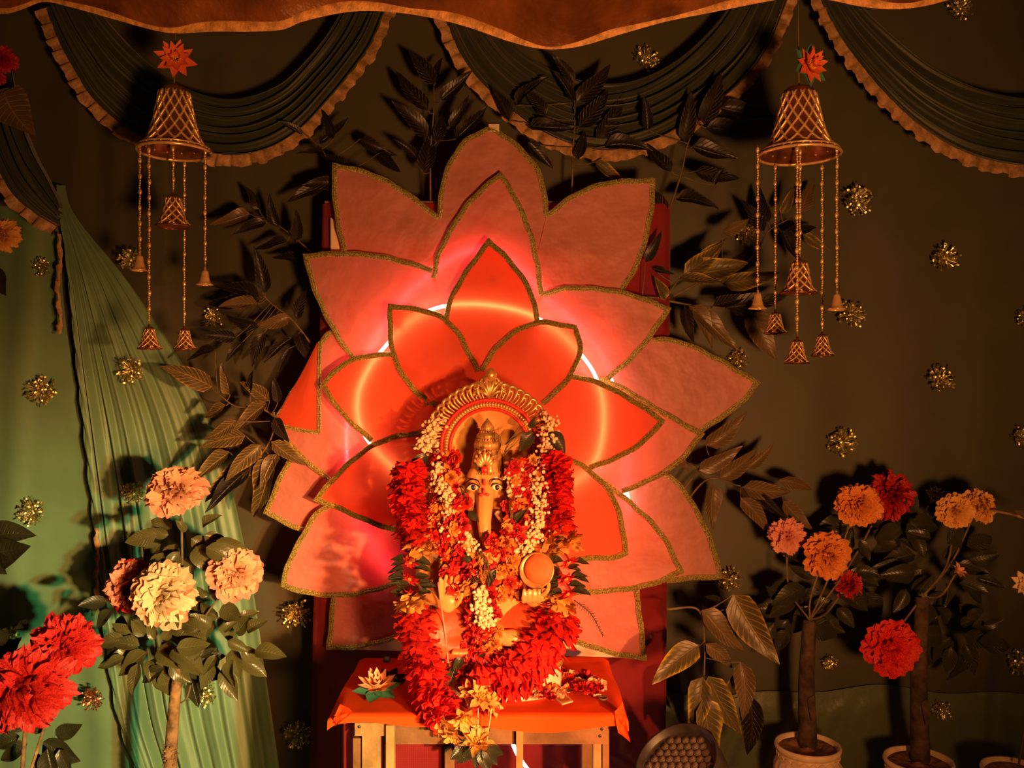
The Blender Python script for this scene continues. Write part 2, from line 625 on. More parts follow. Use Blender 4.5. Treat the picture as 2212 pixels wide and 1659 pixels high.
def starflower(parent, loc, r, face, m, name, n=8, el=0.35, heart=None):
    mb_key = ('heart', (heart or F_stamen).name)
    if mb_key not in CORE:
        mb = MB()
        rr = random.Random(5)
        for i in range(14):
            a, q = i * 2.4, 0.05 + 0.13 * math.sqrt(i / 14)
            mb.tube([(q * 0.4 * math.cos(a), q * 0.4 * math.sin(a), 0), (q * math.cos(a), q * math.sin(a), 0.22 + rr.uniform(0, .08))], [0.02, 0.03], 4)
        CORE[mb_key] = mb.mesh('flower_heart', heart or F_stamen)
    o = inst(CORE[mb_key], name, parent, zframe(face, loc, r, R.uniform(0, 6)))
    pm = petal_mesh('star', m)
    for ring in range(2):
        for i in range(n):
            a = 2 * PI * (i + 0.5 * ring) / n + R.uniform(-.12, .12)
            e = el + 0.35 * ring + R.uniform(-.15, .15)
            d = Vector((math.cos(a) * math.cos(e), math.sin(a) * math.cos(e), math.sin(e)))
            inst(pm[i % 3], 'petal', o, frame(d, (-d.x * 0.3, -d.y * 0.3, 1), (0, 0, 0), (1 - 0.25 * ring) * R.uniform(0.88, 1.1)), local=True)
    return o


def paperlotus(parent, loc, r, face, m, name='paper_lotus', sepals=False, els=(0.05, 0.45, 0.85)):
    k = ('lheart',)
    if k not in CORE:
        mb = MB()
        for i in range(24):
            a, q = i * 2.4, 0.26 * math.sqrt((i + .5) / 24)
            mb.tube([(q * 0.5 * math.cos(a), q * 0.5 * math.sin(a), 0), (q * math.cos(a), q * math.sin(a), 0.34)], [0.03, 0.035], 4)
        CORE[k] = mb.mesh('lotus_heart', F_stamen)
    o = inst(CORE[k], name, parent, zframe(face, loc, r, R.uniform(0, 6)))
    pm = petal_mesh('lotus', m)
    for ring, (n, L) in enumerate(((8, 1.0), (8, 0.88), (6, 0.66))):
        for i in range(n):
            a = 2 * PI * (i + 0.5 * (ring % 2)) / n + R.uniform(-.06, .06)
            e = els[ring]
            d = Vector((math.cos(a) * math.cos(e), math.sin(a) * math.cos(e), math.sin(e)))
            inst(pm[i % 3], 'petal', o, frame(d, (-d.x * 0.3, -d.y * 0.3, 1), (0, 0, 0.02 * ring), L * R.uniform(0.94, 1.05)), local=True)
    if sepals:
        sm = petal_mesh('lotus', F_sepal)
        for i in range(6):
            a = 2 * PI * (i + 0.3) / 6
            d = Vector((math.cos(a), math.sin(a), -0.04))
            inst(sm[i % 3], 'sepal', o, frame(d, (0, 0, 1), (0, 0, -0.06), (1.12, 1.5, 1)), local=True)
    return o


def leaf_to(parent, base, tip, kind, width=None, up=None, name='leaf'):
    """one leaf from base to tip in the room; width is a share of its length relative to the stock blade"""
    d = tip - base
    L = d.length
    w = width if width else R.uniform(0.9, 1.15)
    u = up if up else Vector((R.uniform(-.45, .45), -1, R.uniform(-.2, .6)))
    return inst(R.choice(LEAF[kind]), name, parent, frame(d, u, base, (L, L * w, L)))


# ------------------------------------------------------------------ the setting
def struct(o):
    o['kind'] = 'structure'
    return o


struct(build(MB().box((0, 1.6, -0.03), (7, 6, 0.06)), 'floor', M_floor, origin=(0, 0, 0), smooth=False))
struct(build(MB().box((0, 2.95, 1.5), (7, 0.08, 3.0)), 'wall_back', M_wall, origin=(0, 2.95, 0), smooth=False))


def sm(a, b, x):
    t = max(0, min(1, (x - a) / (b - a)))
    return t * t * (3 - 2 * t)


# backdrop cloth hanging from a rail
mb = MB()
rows = []
for i in range(61):
    z = 2.7 - 2.55 * i / 60
    row = []
    for j in range(181):
        x = -2.3 + 4.6 * j / 180
        soft = sm(-0.6, -1.3, x)
        y = 2.76 + 0.006 * noise.noise(Vector((x * 3, 0, z * 0.7))) + 0.010 * noise.noise(Vector((x * 6.5, 4, z * 0.35))) * (0.35 + soft)
        y -= 0.010 * soft * max(0, math.sin(x * 26 + 0.7 * math.sin(z * 2)))
        row.append(Vector((x, y, z)))
    rows.append(row)
mb.grid(rows)
tag(build(mb, 'backdrop_cloth', M_green, origin=(0, 2.76, 0.15)), 'plain dark green cloth hung flat behind the whole altar', 'cloth')

# gathered green panel on the left, its pleated edge standing forward of the backdrop
le = resample(catmull([P(x, y, 2.69) for x, y in ((126, 400), (128, 440), (133, 480), (144, 566), (166, 800), (184, 964), (211, 1226), (227, 1389), (254, 1553), (290, 1659), (315, 1740))], 8), 70)
re_ = resample(catmull([P(x, y, 2.745) for x, y in ((142, 400), (150, 440), (180, 490), (300, 640), (455, 900), (535, 1200), (575, 1450), (605, 1659), (615, 1740))], 8), 70)  # right edge follows the shadow edge; darker backdrop beyond stands in for shade
mb = MB()
rows = []
for i in range(70):
    t = i / 69
    row = []
    for j in range(161):
        s = j / 160
        q = s ** 1.15
        p = le[i].lerp(re_[i], q)
        amp = 0.005 + 0.014 * sm(0.0, 0.5, t)
        w = math.sin(s * 52 + 1.2 * math.sin(5 * t + s * 3)) * 0.7 + math.sin(s * 93 + 2.2 * t + 1) * 0.35 + math.sin(s * 21) * 0.6
        p.y += -amp * w * (1 - 0.6 * s) * sm(0.05, 0.12, s)
        if s < 0.09:
            p.y -= 0.006 * math.sin(t * 330 + s * 60) * sm(0.09, 0.02, s) + 0.010 * sm(0.0, 0.05, s)
        p.y = min(p.y, 2.752)
        row.append(p)
    rows.append(row)
mb.grid(rows)
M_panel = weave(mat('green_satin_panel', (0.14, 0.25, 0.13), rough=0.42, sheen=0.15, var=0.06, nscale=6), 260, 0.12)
# plain light green length at the very left
mbs = MB()
rows = []
for i in range(50):
    z = 1.90 - 1.74 * i / 49  # top kept low so the darker backdrop above stands in for shade
    row = []
    for j in range(60):
        xr = P(132 + 190 * sm(1.75, 0.2, z), 0, 2.74).x
        x = -2.25 + (xr + 2.25) * j / 59
        y = 2.742 - 0.014 * max(0, math.sin(x * 24 + 0.9 * math.sin(z * 2))) ** 2 + 0.006 * noise.noise(Vector((x * 9, 4, z * 0.6)))
        row.append(Vector((x, y, z)))
    rows.append(row)
mbs.grid(rows)
tag(build(mbs, 'side_cloth', M_panel, origin=(-1.8, 2.735, 0.16)), 'light green cloth hanging flat at the far left behind the gathered curtain', 'cloth')
pan = thing('side_curtain', P(280, 1659, 2.7), 'light green satin curtain gathered beside the hanging bells on the left', 'curtain')
build(mb, 'drape', M_panel, pan)
for k, pts in enumerate((((126, 505), (130, 560), (124, 620), (130, 690), (127, 722)), ((206, 1140), (210, 1190), (207, 1250), (210, 1290), (200, 1330)))):
    mbr = MB()
    c = resample(catmull([P(x, y, 2.675) for x, y in pts], 6), 26)
    mbr.grid([[p + Vector((0.006 * math.sin(i * 1.3) - 0.005, 0.004 * math.sin(i * 2.1), 0)), p + Vector((0.004 * math.sin(i * .9) , -0.006, 0)), p + Vector((0.006 + 0.002 * math.sin(i * 1.7), 0.003, 0))] for i, p in enumerate(c)])
    build(mbr, 'edge_ribbon', M_trim, pan)

# cloth falling over the low step and onto the floor
mb = MB()
rows = []
prof = [(2.745, 0.40), (2.735, 0.345), (2.70, 0.30), (2.65, 0.235), (2.58, 0.16), (2.50, 0.10), (2.38, 0.05), (2.2, 0.03), (1.9, 0.03)]
pc = resample([Vector((0, a, b)) for a, b in prof], 46)
for i in range(46):
    row = []
    for j in range(401):
        x = -2.1 + 4.2 * j / 400
        t = i / 45
        fan = 1 if x > 0 else -1
        u = x * 55 + fan * t * 34 * (0.6 + 0.5 * math.sin(x * 2.3))
        w = math.sin(u) * 0.6 + 0.4 * math.sin(1.73 * u + 1)
        a = 0.016 * sm(0.02, 0.12, t) * (0.4 + 0.6 * abs(math.sin(x * 1.9 + 0.6)))
        ed = 0.012 * math.sin(x * 7) + 0.008 * math.sin(x * 17 + 1)
        row.append(Vector((x, pc[i].y - a * 0.7 * w, max(0.012, pc[i].z - 0.30 * sm(-0.45, -0.62, x) + ed * (1 - t) + a * 0.7 * w))))
    rows.append(row)
mb.grid(rows)
M_fc = mat('green_satin_floor', (0.10, 0.125, 0.06), rough=0.36, sheen=0.15, var=0.06, nscale=8, bump=0.1, bscale=60)
tag(build(mb, 'floor_cloth', M_fc, origin=(0, 2.3, 0.02)), 'pleated green satin cloth spread over the step behind the pots', 'cloth')


# swags with a ruffled gold-brown edge
def swag(name, outer, inner, Yo, label, group, folds=6.5, tail=None):
    root = thing(name, P(*outer[len(outer) // 2], Yo), label, 'curtain', group)
    oc = resample(catmull([P(x, y, Yo) for x, y in outer], 10), 90)
    ic = resample(catmull([P(x, y, Yo - 0.02) for x, y in inner], 10), 90)
    mb = MB()
    rows = []
    for i in range(90):
        u = i / 89
        row = []
        for j in range(61):
            v = j / 60
            vv = v + 0.035 * math.sin(v * folds * 2 * PI * 0.5 + 4 * u)
            p = oc[i].lerp(ic[i], vv)
            w = math.sin(v * folds * 2 * PI + 0.8 * math.sin(3 * u)) + 0.45 * math.sin(v * folds * 4.4 * PI + 1.5 + 2 * u)
            p.y += -0.020 * w * (0.55 + 0.45 * math.sin(PI * u)) - 0.03 * math.sin(PI * u) * (1 - v)
            row.append(p)
        rows.append(row)
    mb.grid(rows)
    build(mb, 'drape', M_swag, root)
    # ruffle: box-pleated strip under the edge
    n = int(plen(oc) / 0.0042)
    c = resample(oc, n)
    mb = MB()
    r = random.Random(len(outer))
    rows = []
    ph = 0.0
    for i, p in enumerate(c):
        t = (c[min(i + 1, n - 1)] - c[max(i - 1, 0)]).normalized()
        dn = Vector((0, 1, 0)).cross(t)
        if dn.z > 0 and abs(t.z) < 0.7:
            dn = -dn
        if abs(t.z) >= 0.7:
            mid = c[n // 2]
            dn = dn if dn.dot(p - (mid + Vector((0, 0, 0.4)))) > 0 else -dn
        ph += r.uniform(0.35, 0.75)
        saw = (ph / (2 * PI)) % 1.0
        u = i / (n - 1)
        base = p + Vector((0, -0.006 - 0.03 * math.sin(PI * u), 0))
        w = 0.030 + 0.003 * math.sin(i * 0.37)
        k = 0.013 * (saw - 0.5)
        slip = t * (0.007 * math.sin(2 * PI * saw))
        rows.append([base - dn * 0.006 + Vector((0, k * 0.3, 0)), base + dn * w * 0.4 + Vector((0, -0.003 + k, 0)) + slip * .5, base + dn * w + Vector((0, -0.004 + k * 1.6, 0)) + slip])
    mb.grid(rows)
    build(mb, 'ruffle', M_trim, root)
    return root


SG = 'green swags with ruffled edges'
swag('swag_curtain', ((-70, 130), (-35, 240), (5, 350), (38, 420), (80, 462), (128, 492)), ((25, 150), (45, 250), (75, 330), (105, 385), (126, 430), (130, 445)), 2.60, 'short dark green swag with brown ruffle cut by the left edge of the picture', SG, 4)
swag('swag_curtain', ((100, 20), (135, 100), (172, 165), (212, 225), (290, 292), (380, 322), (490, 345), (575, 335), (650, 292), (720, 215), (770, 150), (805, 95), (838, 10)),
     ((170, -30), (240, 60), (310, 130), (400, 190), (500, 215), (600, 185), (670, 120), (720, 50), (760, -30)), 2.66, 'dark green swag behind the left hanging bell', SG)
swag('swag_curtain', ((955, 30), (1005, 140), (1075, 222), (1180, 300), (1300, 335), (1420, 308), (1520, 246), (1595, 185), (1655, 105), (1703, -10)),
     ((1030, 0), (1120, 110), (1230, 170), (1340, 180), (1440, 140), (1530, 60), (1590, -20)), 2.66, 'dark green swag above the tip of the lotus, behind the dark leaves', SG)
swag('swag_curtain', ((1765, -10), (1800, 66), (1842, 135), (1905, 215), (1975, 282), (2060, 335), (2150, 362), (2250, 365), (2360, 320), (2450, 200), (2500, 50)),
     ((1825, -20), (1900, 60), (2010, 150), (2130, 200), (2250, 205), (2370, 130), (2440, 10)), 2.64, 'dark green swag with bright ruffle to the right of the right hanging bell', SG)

# orange-brown organza canopy with a rolled hem, dipping along the top
hem = [(-140, 20), (0, 30), (50, 20), (95, 4), (150, 14), (250, 42), (330, 64), (385, 72), (460, 68), (540, 68), (610, 64), (650, 48), (705, 34), (770, 24), (850, 26), (930, 38), (1010, 58), (1090, 86), (1150, 102), (1200, 106), (1260, 98), (1340, 74), (1440, 46), (1540, 26), (1640, 6), (1720, -6), (1790, 0), (1860, 14), (1930, 20), (2000, 12), (2070, -6), (2200, -30), (2360, -20)]
hc = resample(catmull([P(x, y, 2.12) for x, y in hem], 6), 260)
mb, mh = MB(), MB()
rows = []
for k in range(27):
    t = k / 26
    row = []
    for i, p in enumerate(hc):
        x = p.x
        f = 0.012 * math.sin(x * 23 + 2 * math.sin(x * 3) + t * 2) * t + 0.02 * noise.noise(Vector((x * 4, t * 3, 1)))
        f -= 0.02 * max(0, math.sin(x * 9.5 - 1.2)) ** 8 * sm(0, .3, t)
        row.append(Vector((x * (1 + 0.02 * t), p.y - 0.42 * t + f * 0.5, p.z + (0.004 if k == 0 else 0) + 0.26 * t ** 0.75 + f)))
    rows.append(row)
mb.grid(rows)
can = thing('canopy_drape', hc[130], 'orange brown organza canopy dipping along the top of the picture', 'canopy')
build(mb, 'sheet', M_canopy, can)
rows = [[], [], [], []]
for i, p in enumerate(hc):
    w = 0.022 * (1 + 0.25 * noise.noise(Vector((p.x * 8, 0, 0))))
    rows[0].append(p + Vector((0, -0.004, -0.002)))
    rows[1].append(p + Vector((0, -0.008, w * 0.3)))
    rows[2].append(p + Vector((0, -0.010, w * 0.8)))
    rows[3].append(p + Vector((0, -0.008, w * 1.05)))
mh.grid(rows)
build(mh, 'hem', M_hem, can)

# ------------------------------------------------------------------ lotus altar-piece
LC = (1062, 960)
lotus = thing('lotus_panel', P(1062, 1500, 2.5), 'large layered lotus of salmon and red paper petals edged in gold braid behind the idol', 'lotus')


def petal(segs, Y, m, tilt=0.0, name='petal', trim=True, bow=0.02, c=LC):
    """sheet from the heart out to the traced edge; gold braid along the edge"""
    pts2 = []
    for s in segs:
        q = catmull([Vector((x, y, 0)) for x, y in s], 8)
        q = resample(q, max(6, int(plen(q) / 9)))
        pts2 += q if not pts2 else q[1:]
    dmax = max((p - Vector((*c, 0))).length for p in pts2)

    def place(p, t):
        q = Vector((*c, 0)).lerp(p, t)
        d = (q - Vector((*c, 0))).length / dmax
        y = Y - tilt * d * d + (0.0025 if Y > 2.47 else 0.0004) * noise.noise(Vector((q.x / 45, q.y / 45, Y * 50)))
        return P(q.x, q.y, y)
    nt = 16
    mb = MB()
    rows = []
    for k in range(nt + 1):
        t = 0.12 + 0.88 * k / nt
        rows.append([place(p, t) for p in pts2])
    mb.grid(rows)
    o = build(mb, name, m, lotus)
    if trim:
        edge = [place(p, 1.0) for p in pts2]
        inn = [place(p, 1.0) for p in pts2]
        cen = P(*c, Y)
        n = len(edge)
        mt = MB()
        line = {0.0: [], 1.0: [], 2.0: []}
        for i, p in enumerate(edge):
            tg = (edge[min(i + 1, n - 1)] - edge[max(i - 1, 0)]).normalized()
            nn = Vector((0, 1, 0)).cross(tg).normalized()
            if nn.dot(cen - p) < 0:
                nn = -nn
            wob = 0.0012 * math.sin(i * 0.9) + 0.001 * noise.noise(Vector((i * .3, Y * 9, 0)))
            for k in line:
                line[k].append(p + nn * (0.0012 + wob + k * 0.0050) + Vector((0, -0.003 - (0.0012 if k == 1 else 0), 0)))
        for k, q in line.items():
            mt.tube(q, 0.0034 if k == 1 else 0.0028, 5)
        build(mt, 'gold_braid', M_braid, o)
    return o


# the maroon-covered board and the cream card behind the petals
brd = thing('backing_board', P(1065, 1659, 2.62), 'upright maroon sheet-covered board standing behind the paper lotus', 'board')
mb = MB()
a, b_, c_, d_ = P(697, 440, 2.58), P(1449, 440, 2.58), P(1437, 1720, 2.58), P(668, 1720, 2.58)
rows = []
for k in range(3):
    yy = (0, 0.004, 0.05)[k]
rows = []
for i in range(41):
    t = i / 40
    l, r_ = a.lerp(d_, t), b_.lerp(c_, t)
    row = [l + Vector((0, 0.05, 0))]
    for j in range(41):
        p = l.lerp(r_, j / 40)
        p.y += 0.004 * noise.noise(Vector((p.x * 5, 2, p.z * 9))) + (0.003 * math.sin(p.z * 60 + 3 * math.sin(p.x * 8)) * sm(0.4, 1, t))
        row.append(p)
    row.append(r_ + Vector((0, 0.05, 0)))
    rows.append(row)
mb.grid(rows)
build(mb, 'covering_sheet', M_maroon, brd)
mb = MB()
mb.box(((a.x + c_.x) / 2 - 0.015, 2.612, (a.z + d_.z) / 2), (0.96, 0.04, a.z - d_.z + 0.02))
build(mb, 'core_board', M_wood2, brd, smooth=False)
mb = MB()
mb.add([P(x, y, 2.555) for x, y in ((714, 470), (760, 500), (1300, 560), (1340, 700), (1392, 1425), (1330, 1420), (720, 1402))] + [P(x, y, 2.561) for x, y in ((714, 470), (760, 500), (1300, 560), (1340, 700), (1392, 1425), (1330, 1420), (720, 1402))],
       [tuple(range(7)), tuple(range(13, 6, -1))] + [(i, (i + 1) % 7, 7 + (i + 1) % 7, 7 + i) for i in range(7)])
build(mb, 'cream_card', M_card, lotus, smooth=False)

PB = [  # back row
    ([[(944, 470), (948, 430), (962, 365), (1000, 305), (1050, 276)], [(1050, 276), (1078, 282), (1130, 322), (1168, 372), (1180, 420), (1187, 470)]], 2.535, .0),
    ([[(740, 545), (726, 480), (718, 410), (720, 353)], [(720, 353), (790, 368), (850, 395), (905, 432), (950, 470)]], 2.532, .0),
    ([[(1182, 460), (1240, 418), (1310, 392), (1414, 385)], [(1414, 385), (1413, 440), (1395, 530), (1368, 595), (1335, 645)]], 2.530, .0),
    ([[(1400, 740), (1420, 728), (1480, 738), (1545, 768), (1605, 803), (1643, 826)], [(1643, 826), (1605, 872), (1560, 905), (1515, 935)]], 2.546, .0),
    ([[(1430, 1010), (1470, 1045), (1505, 1095), (1540, 1170), (1562, 1250)], [(1562, 1250), (1510, 1252), (1440, 1258)]], 2.546, .0),
    ([[(625, 985), (600, 1035), (570, 1108)], [(570, 1108), (610, 1130), (660, 1152), (700, 1165)]], 2.532, .0),
    ([[(717, 1270), (712, 1340), (705, 1402)], [(705, 1402), (760, 1402), (830, 1388), (900, 1365)]], 2.534, .0),
    ([[(1215, 1378), (1270, 1398), (1330, 1416), (1396, 1426)], [(1396, 1426), (1390, 1360), (1378, 1270)]], 2.534, .0),
]
PM = [  # middle row
    ([[(932, 600), (945, 545), (985, 470), (1030, 415), (1082, 370)], [(1082, 370), (1118, 428), (1148, 500), (1166, 575), (1173, 640)]], 2.512, .0),
    ([[(765, 785), (722, 722), (690, 660), (668, 600), (655, 549)], [(655, 549), (720, 544), (790, 546), (860, 558), (935, 580)]], 2.516, .01),
    ([[(1168, 632), (1230, 618), (1310, 622), (1380, 638), (1450, 665)], [(1450, 665), (1420, 712), (1375, 768), (1315, 822)]], 2.516, .01),
    ([[(1300, 812), (1365, 845), (1430, 885), (1522, 937)], [(1522, 937), (1472, 998), (1418, 1034), (1345, 1066)]], 2.508, .01),
    ([[(1265, 1010), (1340, 1062), (1405, 1120), (1445, 1170), (1476, 1236)], [(1476, 1236), (1420, 1262), (1340, 1278), (1240, 1284)]], 2.500, .01),
    ([[(735, 708), (708, 716), (688, 745), (640, 828), (588, 912)], [(588, 912), (640, 982), (712, 1042)]], 2.522, .0),
    ([[(715, 1085), (680, 1108), (642, 1170), (620, 1215), (606, 1266)], [(606, 1266), (660, 1284), (740, 1290), (810, 1278), (880, 1255)]], 2.505, .01),
]
PF = [  # front row
    ([[(958, 690), (968, 650), (1000, 590), (1056, 515)], [(1056, 515), (1105, 562), (1148, 625), (1167, 695)]], 2.4600, .0),
    ([[(800, 955), (745, 905), (710, 860), (693, 832)], [(693, 832), (725, 795), (775, 768), (850, 760)]], 2.4585, .0),
    ([[(1230, 805), (1300, 825), (1375, 865), (1437, 908)], [(1437, 908), (1400, 950), (1350, 985), (1275, 1015)]], 2.4570, .0),
    ([[(940, 880), (895, 848), (862, 805), (843, 755), (838, 700), (839, 656)], [(839, 656), (900, 664), (950, 678), (990, 712), (1018, 762), (1038, 800)]], 2.4525, .0),
    ([[(1036, 798), (1072, 745), (1120, 707), (1175, 692), (1245, 704)], [(1245, 704), (1258, 745), (1248, 790), (1222, 832), (1175, 875)]], 2.4540, .0),
    ([[(870, 1155), (800, 1132), (740, 1106), (676, 1080)], [(676, 1080), (730, 1018), (790, 966), (850, 940), (920, 928)]], 2.4555, .0),
    ([[(1215, 980), (1265, 1005), (1320, 1058), (1345, 1120), (1357, 1198)], [(1357, 1198), (1330, 1208), (1290, 1210), (1235, 1214)]], 2.4510, .0),
]
for s, Y, tl in PB:
    petal(s, Y, M_pale, tl, name='back_petal')
for s, Y, tl in PM:
    petal(s, Y, M_pale, tl, name='middle_petal')
for s, Y, tl in PF:
    petal(s, Y, M_red, tl, name='front_petal')
# edge of one left petal folded over on itself
mb = MB()
fl = [P(x, y, 2.506) for x, y in ((690, 738), (688, 800), (688, 870), (688, 935))]
fo = [P(x, y, 2.514) for x, y in ((684, 742), (655, 800), (622, 858), (592, 915))]
f3 = [P(x, y, 2.508) for x, y in ((689, 937), (655, 932), (625, 926), (596, 917))]
mb.grid([[fl[i].lerp(fo[i], k / 4) + Vector((0, -0.006 * math.sin(PI * k / 4), 0)) for k in range(5)] for i in range(4)])
fp = build(mb, 'folded_flap', M_red, lotus)
mt = MB()
for k in (0, 0.006):
    mt.tube([p + Vector((k, -0.004, 0)) for p in catmull(fl, 6)], 0.0032, 5)
    mt.tube([p + Vector((0, -0.004, k)) for p in catmull(f3, 6)], 0.0032, 5)
build(mt, 'gold_braid', M_braid, fp)
# small tab of tape on top of the uppermost petal
build(MB().box(P(1067, 277, 2.530), (0.030, 0.003, 0.022)), 'tape_tab', M_card, lotus, smooth=False)

# squares of tape showing through the thin front petals
for x, y, a in ((1063, 606, 0.1), (866, 706, 0.05), (858, 681, 0.9), (1272, 914, 0.8), (905, 775, 0.7), (1190, 835, 0.4)):
    build(MB().box(P(x, y, 2.4632), (0.016, 0.0006, 0.016), Matrix.Rotation(a, 3, 'Y').to_4x4()), 'tape_square', M_card, lotus, smooth=False)

# LED rope looped between the petal rows
rope = thing('led_rope_light', P(1040, 1000, 2.48), 'glowing rope light looped in a ring behind the red front petals', 'rope light')
ring = [(1222, 1050), (1265, 1022), (1290, 985), (1302, 930), (1302, 870), (1285, 810), (1250, 760), (1200, 712), (1140, 678), (1060, 660), (985, 658), (930, 670), (880, 700), (835, 745), (798, 795), (775, 850), (775, 905), (790, 945), (820, 980), (868, 1028)]
ropec = resample(catmull([P(x, y, 2.4675) for x, y in ring], 8), 200)
build(MB().tube(ropec, 0.0052, 6), 'led_ring', M_led, rope)
rg2 = [(850, 1235), (800, 1165), (765, 1080), (752, 1010), (750, 930), (762, 850), (790, 775), (832, 700), (880, 640), (935, 590), (975, 560), (1030, 540), (1090, 555), (1140, 598), (1182, 650), (1232, 690), (1285, 745), (1325, 830), (1345, 900), (1352, 980), (1348, 1060), (1342, 1140)]
ropec = resample(catmull([P(x, y, 2.5262) for x, y in rg2], 8), 200)
build(MB().tube(ropec, 0.0045, 6), 'led_outer_ring', M_led_b, rope)
rt = resample(catmull([P(x, y, 2.512) for x, y in ((1352, 1052), (1358, 1080), (1362, 1100))], 8), 16)
build(MB().tube(rt, 0.0048, 6), 'led_tail', M_led, rope)
lo2 = resample(catmull([P(x, y, 2.35) for x, y in ((1100, 1570), (1106, 1600), (1118, 1630), (1145, 1668), (1175, 1700))], 8), 30)
M_led3 = mat('led_rope_pink', (1, 0.9, 0.8), rough=0.4, emit=((1.0, 0.50, 0.60), 30.0))
build(MB().tube(lo2, 0.0052, 6), 'led_tail', M_led3, rope)


# ------------------------------------------------------------------ table with orange cloth
TZ = 0.604
TX0, TX1, TY0, TY1 = -0.398, 0.246, 2.00, 2.40
tab = thing('altar_table', ((TX0 + TX1) / 2, 2.2, 0), 'low wooden table of pale battens carrying the idol', 'table')


def part_box(name, x0, x1, y0, y1, z0, z1, m, par=tab):
    return build(MB().box(((x0 + x1) / 2, (y0 + y1) / 2, (z0 + z1) / 2), (x1 - x0, y1 - y0, z1 - z0)), name, m, par, smooth=False)


def X(px, Y):
    return (px - 1106) / FPX * Y


part_box('table_top', TX0, TX1, TY0, TY1, TZ - 0.018, TZ, M_wood2)
part_box('apron', X(832, 2.02), X(1312, 2.02), 2.012, 2.03, 0.533, TZ - 0.019, M_wood2)
part_box('corner_block', X(766, 2.0), X(834, 2.0), 2.001, 2.035, 0.556, TZ - 0.019, M_wood)
part_box('leg', X(784, 2.02), X(824, 2.02), 2.008, 2.045, 0.0, 0.5555, M_wood)
part_box('batten', X(765, 2.03), X(782, 2.03), 2.015, 2.05, 0.0, 0.545, M_wood2)
part_box('batten', X(835, 2.0), X(853, 2.0), 1.990, 2.0115, 0.0, TZ - 0.02, M_wood)
part_box('batten', X(1115, 2.0), X(1130, 2.0), 1.995, 2.0115, 0.0, TZ - 0.02, M_wood)
part_box('batten', X(962, 2.05), X(982, 2.05), 2.032, 2.06, 0.0, TZ - 0.02, M_wood2)
part_box('leg', X(1282, 2.03), X(1299, 2.03), 2.032, 2.06, 0.0, TZ - 0.02, M_wood)
part_box('batten', X(1300, 2.05), X(1314, 2.05), 2.032, 2.07, 0.0, TZ - 0.02, M_wood2)
for x in (TX0 + 0.02, TX1 - 0.06):
    part_box('leg', x, x + 0.04, 2.345, 2.385, 0, TZ - 0.019, M_wood2)
build(MB().box((TX0 + 0.012, 2.215, 0.29), (0.006, 0.33, 0.57)), 'shade_panel', M_maroon, tab, smooth=False)  # added panel, mostly out of view, blocks light passing under the table
part_box('front_panel', X(853, 2.06), X(965, 2.06), 2.062, 2.070, 0.0, TZ - 0.02, M_maroon)
for px, py in ((776, 1570), (1296, 1590), (1300, 1575)):
    build(MB().lathe([(0.0, 0.001), (0.0035, 0.001), (0.004, -0.002)], 10, zframe((0, -1, 0), P(px, py, 2.0005 if px < 800 else 2.0115))), 'nail_head', M_darkmetal, tab)

# cloth over the top; front fold drops over the edge, the corners hang free
mb = MB()
rows = []
nx, ny = 72, 46
for i in range(ny + 1):
    v = i / ny                       # 0 back .. 1 front hem
    row = []
    for j in range(nx + 1):
        u = j / nx
        x = TX0 - 0.016 + (TX1 - TX0 + 0.032) * u
        s = v * (TY1 - TY0 + 0.05)     # run length from the back
        wr = 0.0025 * noise.noise(Vector((x * 9, s * 9, 3))) + 0.003 * max(0, math.sin(s * 42 + x * 9)) * sm(0.20, 0.02, s)
        if s < (TY1 - TY0) + 0.006:
            y = TY1 - s
            z = TZ + 0.0035 + max(0, wr)
        else:
            d = s - (TY1 - TY0) - 0.006
            y = TY0 - 0.010 - 0.1 * d + 0.003 * math.sin(x * 30)
            z = TZ + 0.003 - d * (0.6 + 0.18 * math.sin(x * 9 + 1) + 0.1 * math.sin(x * 23))
        over = max(0, TX0 - x, x - TX1)
        z -= over * (0.9 + 0.5 * math.sin(s * 20)) * (0.5 if x < 0 else 0.7)
        row.append(Vector((x, y, z)))
    rows.append(row)
mb.grid(rows)
clo = thing('altar_cloth', (-0.076, 2.2, TZ), 'bright orange cloth laid over the wooden table under the idol', 'cloth')
build(mb, 'sheet', M_cloth, clo)
for pts in (((722, 1548, 1.985), (735, 1520, 2.02), (762, 1538, 1.985), (724, 1568, 1.975), (720, 1560, 1.985)),
            ((1328, 1537, 1.985), (1345, 1515, 2.02), (1352, 1560, 1.98), (1361, 1602, 1.975), (1336, 1585, 1.985), (1330, 1560, 1.985))):
    q = [P(*p) for p in pts]
    c = sum(q, Vector()) / len(q)
    m2 = MB()
    n = len(q)
    ring_ = [q[i].lerp(q[(i + 1) % n], k / 3) for i in range(n) for k in range(3)]
    m2.grid([[c.lerp(p, t) + Vector((0, -0.006 * math.sin(6 * t + i), 0)) for i, p in enumerate(ring_ + ring_[:1])] for t in (0.02, 0.35, 0.7, 1.0)])
    build(m2, 'hanging_corner', M_cloth, clo)

# ------------------------------------------------------------------ the idol
IY = 2.17
idol = thing('elephant_headed_idol', (X(1055, IY), IY, TZ + 0.004), 'seated elephant-headed idol with gold crown and scrolled halo on the table', 'idol')


def remesh(o, vox, smooth=6):
    md = o.modifiers.new('remesh', 'REMESH')
    md.mode = 'VOXEL'
    md.voxel_size = vox
    md.use_smooth_shade = True
    s = o.modifiers.new('smooth', 'SMOOTH')
    s.factor = 0.5
    s.iterations = smooth
    return o


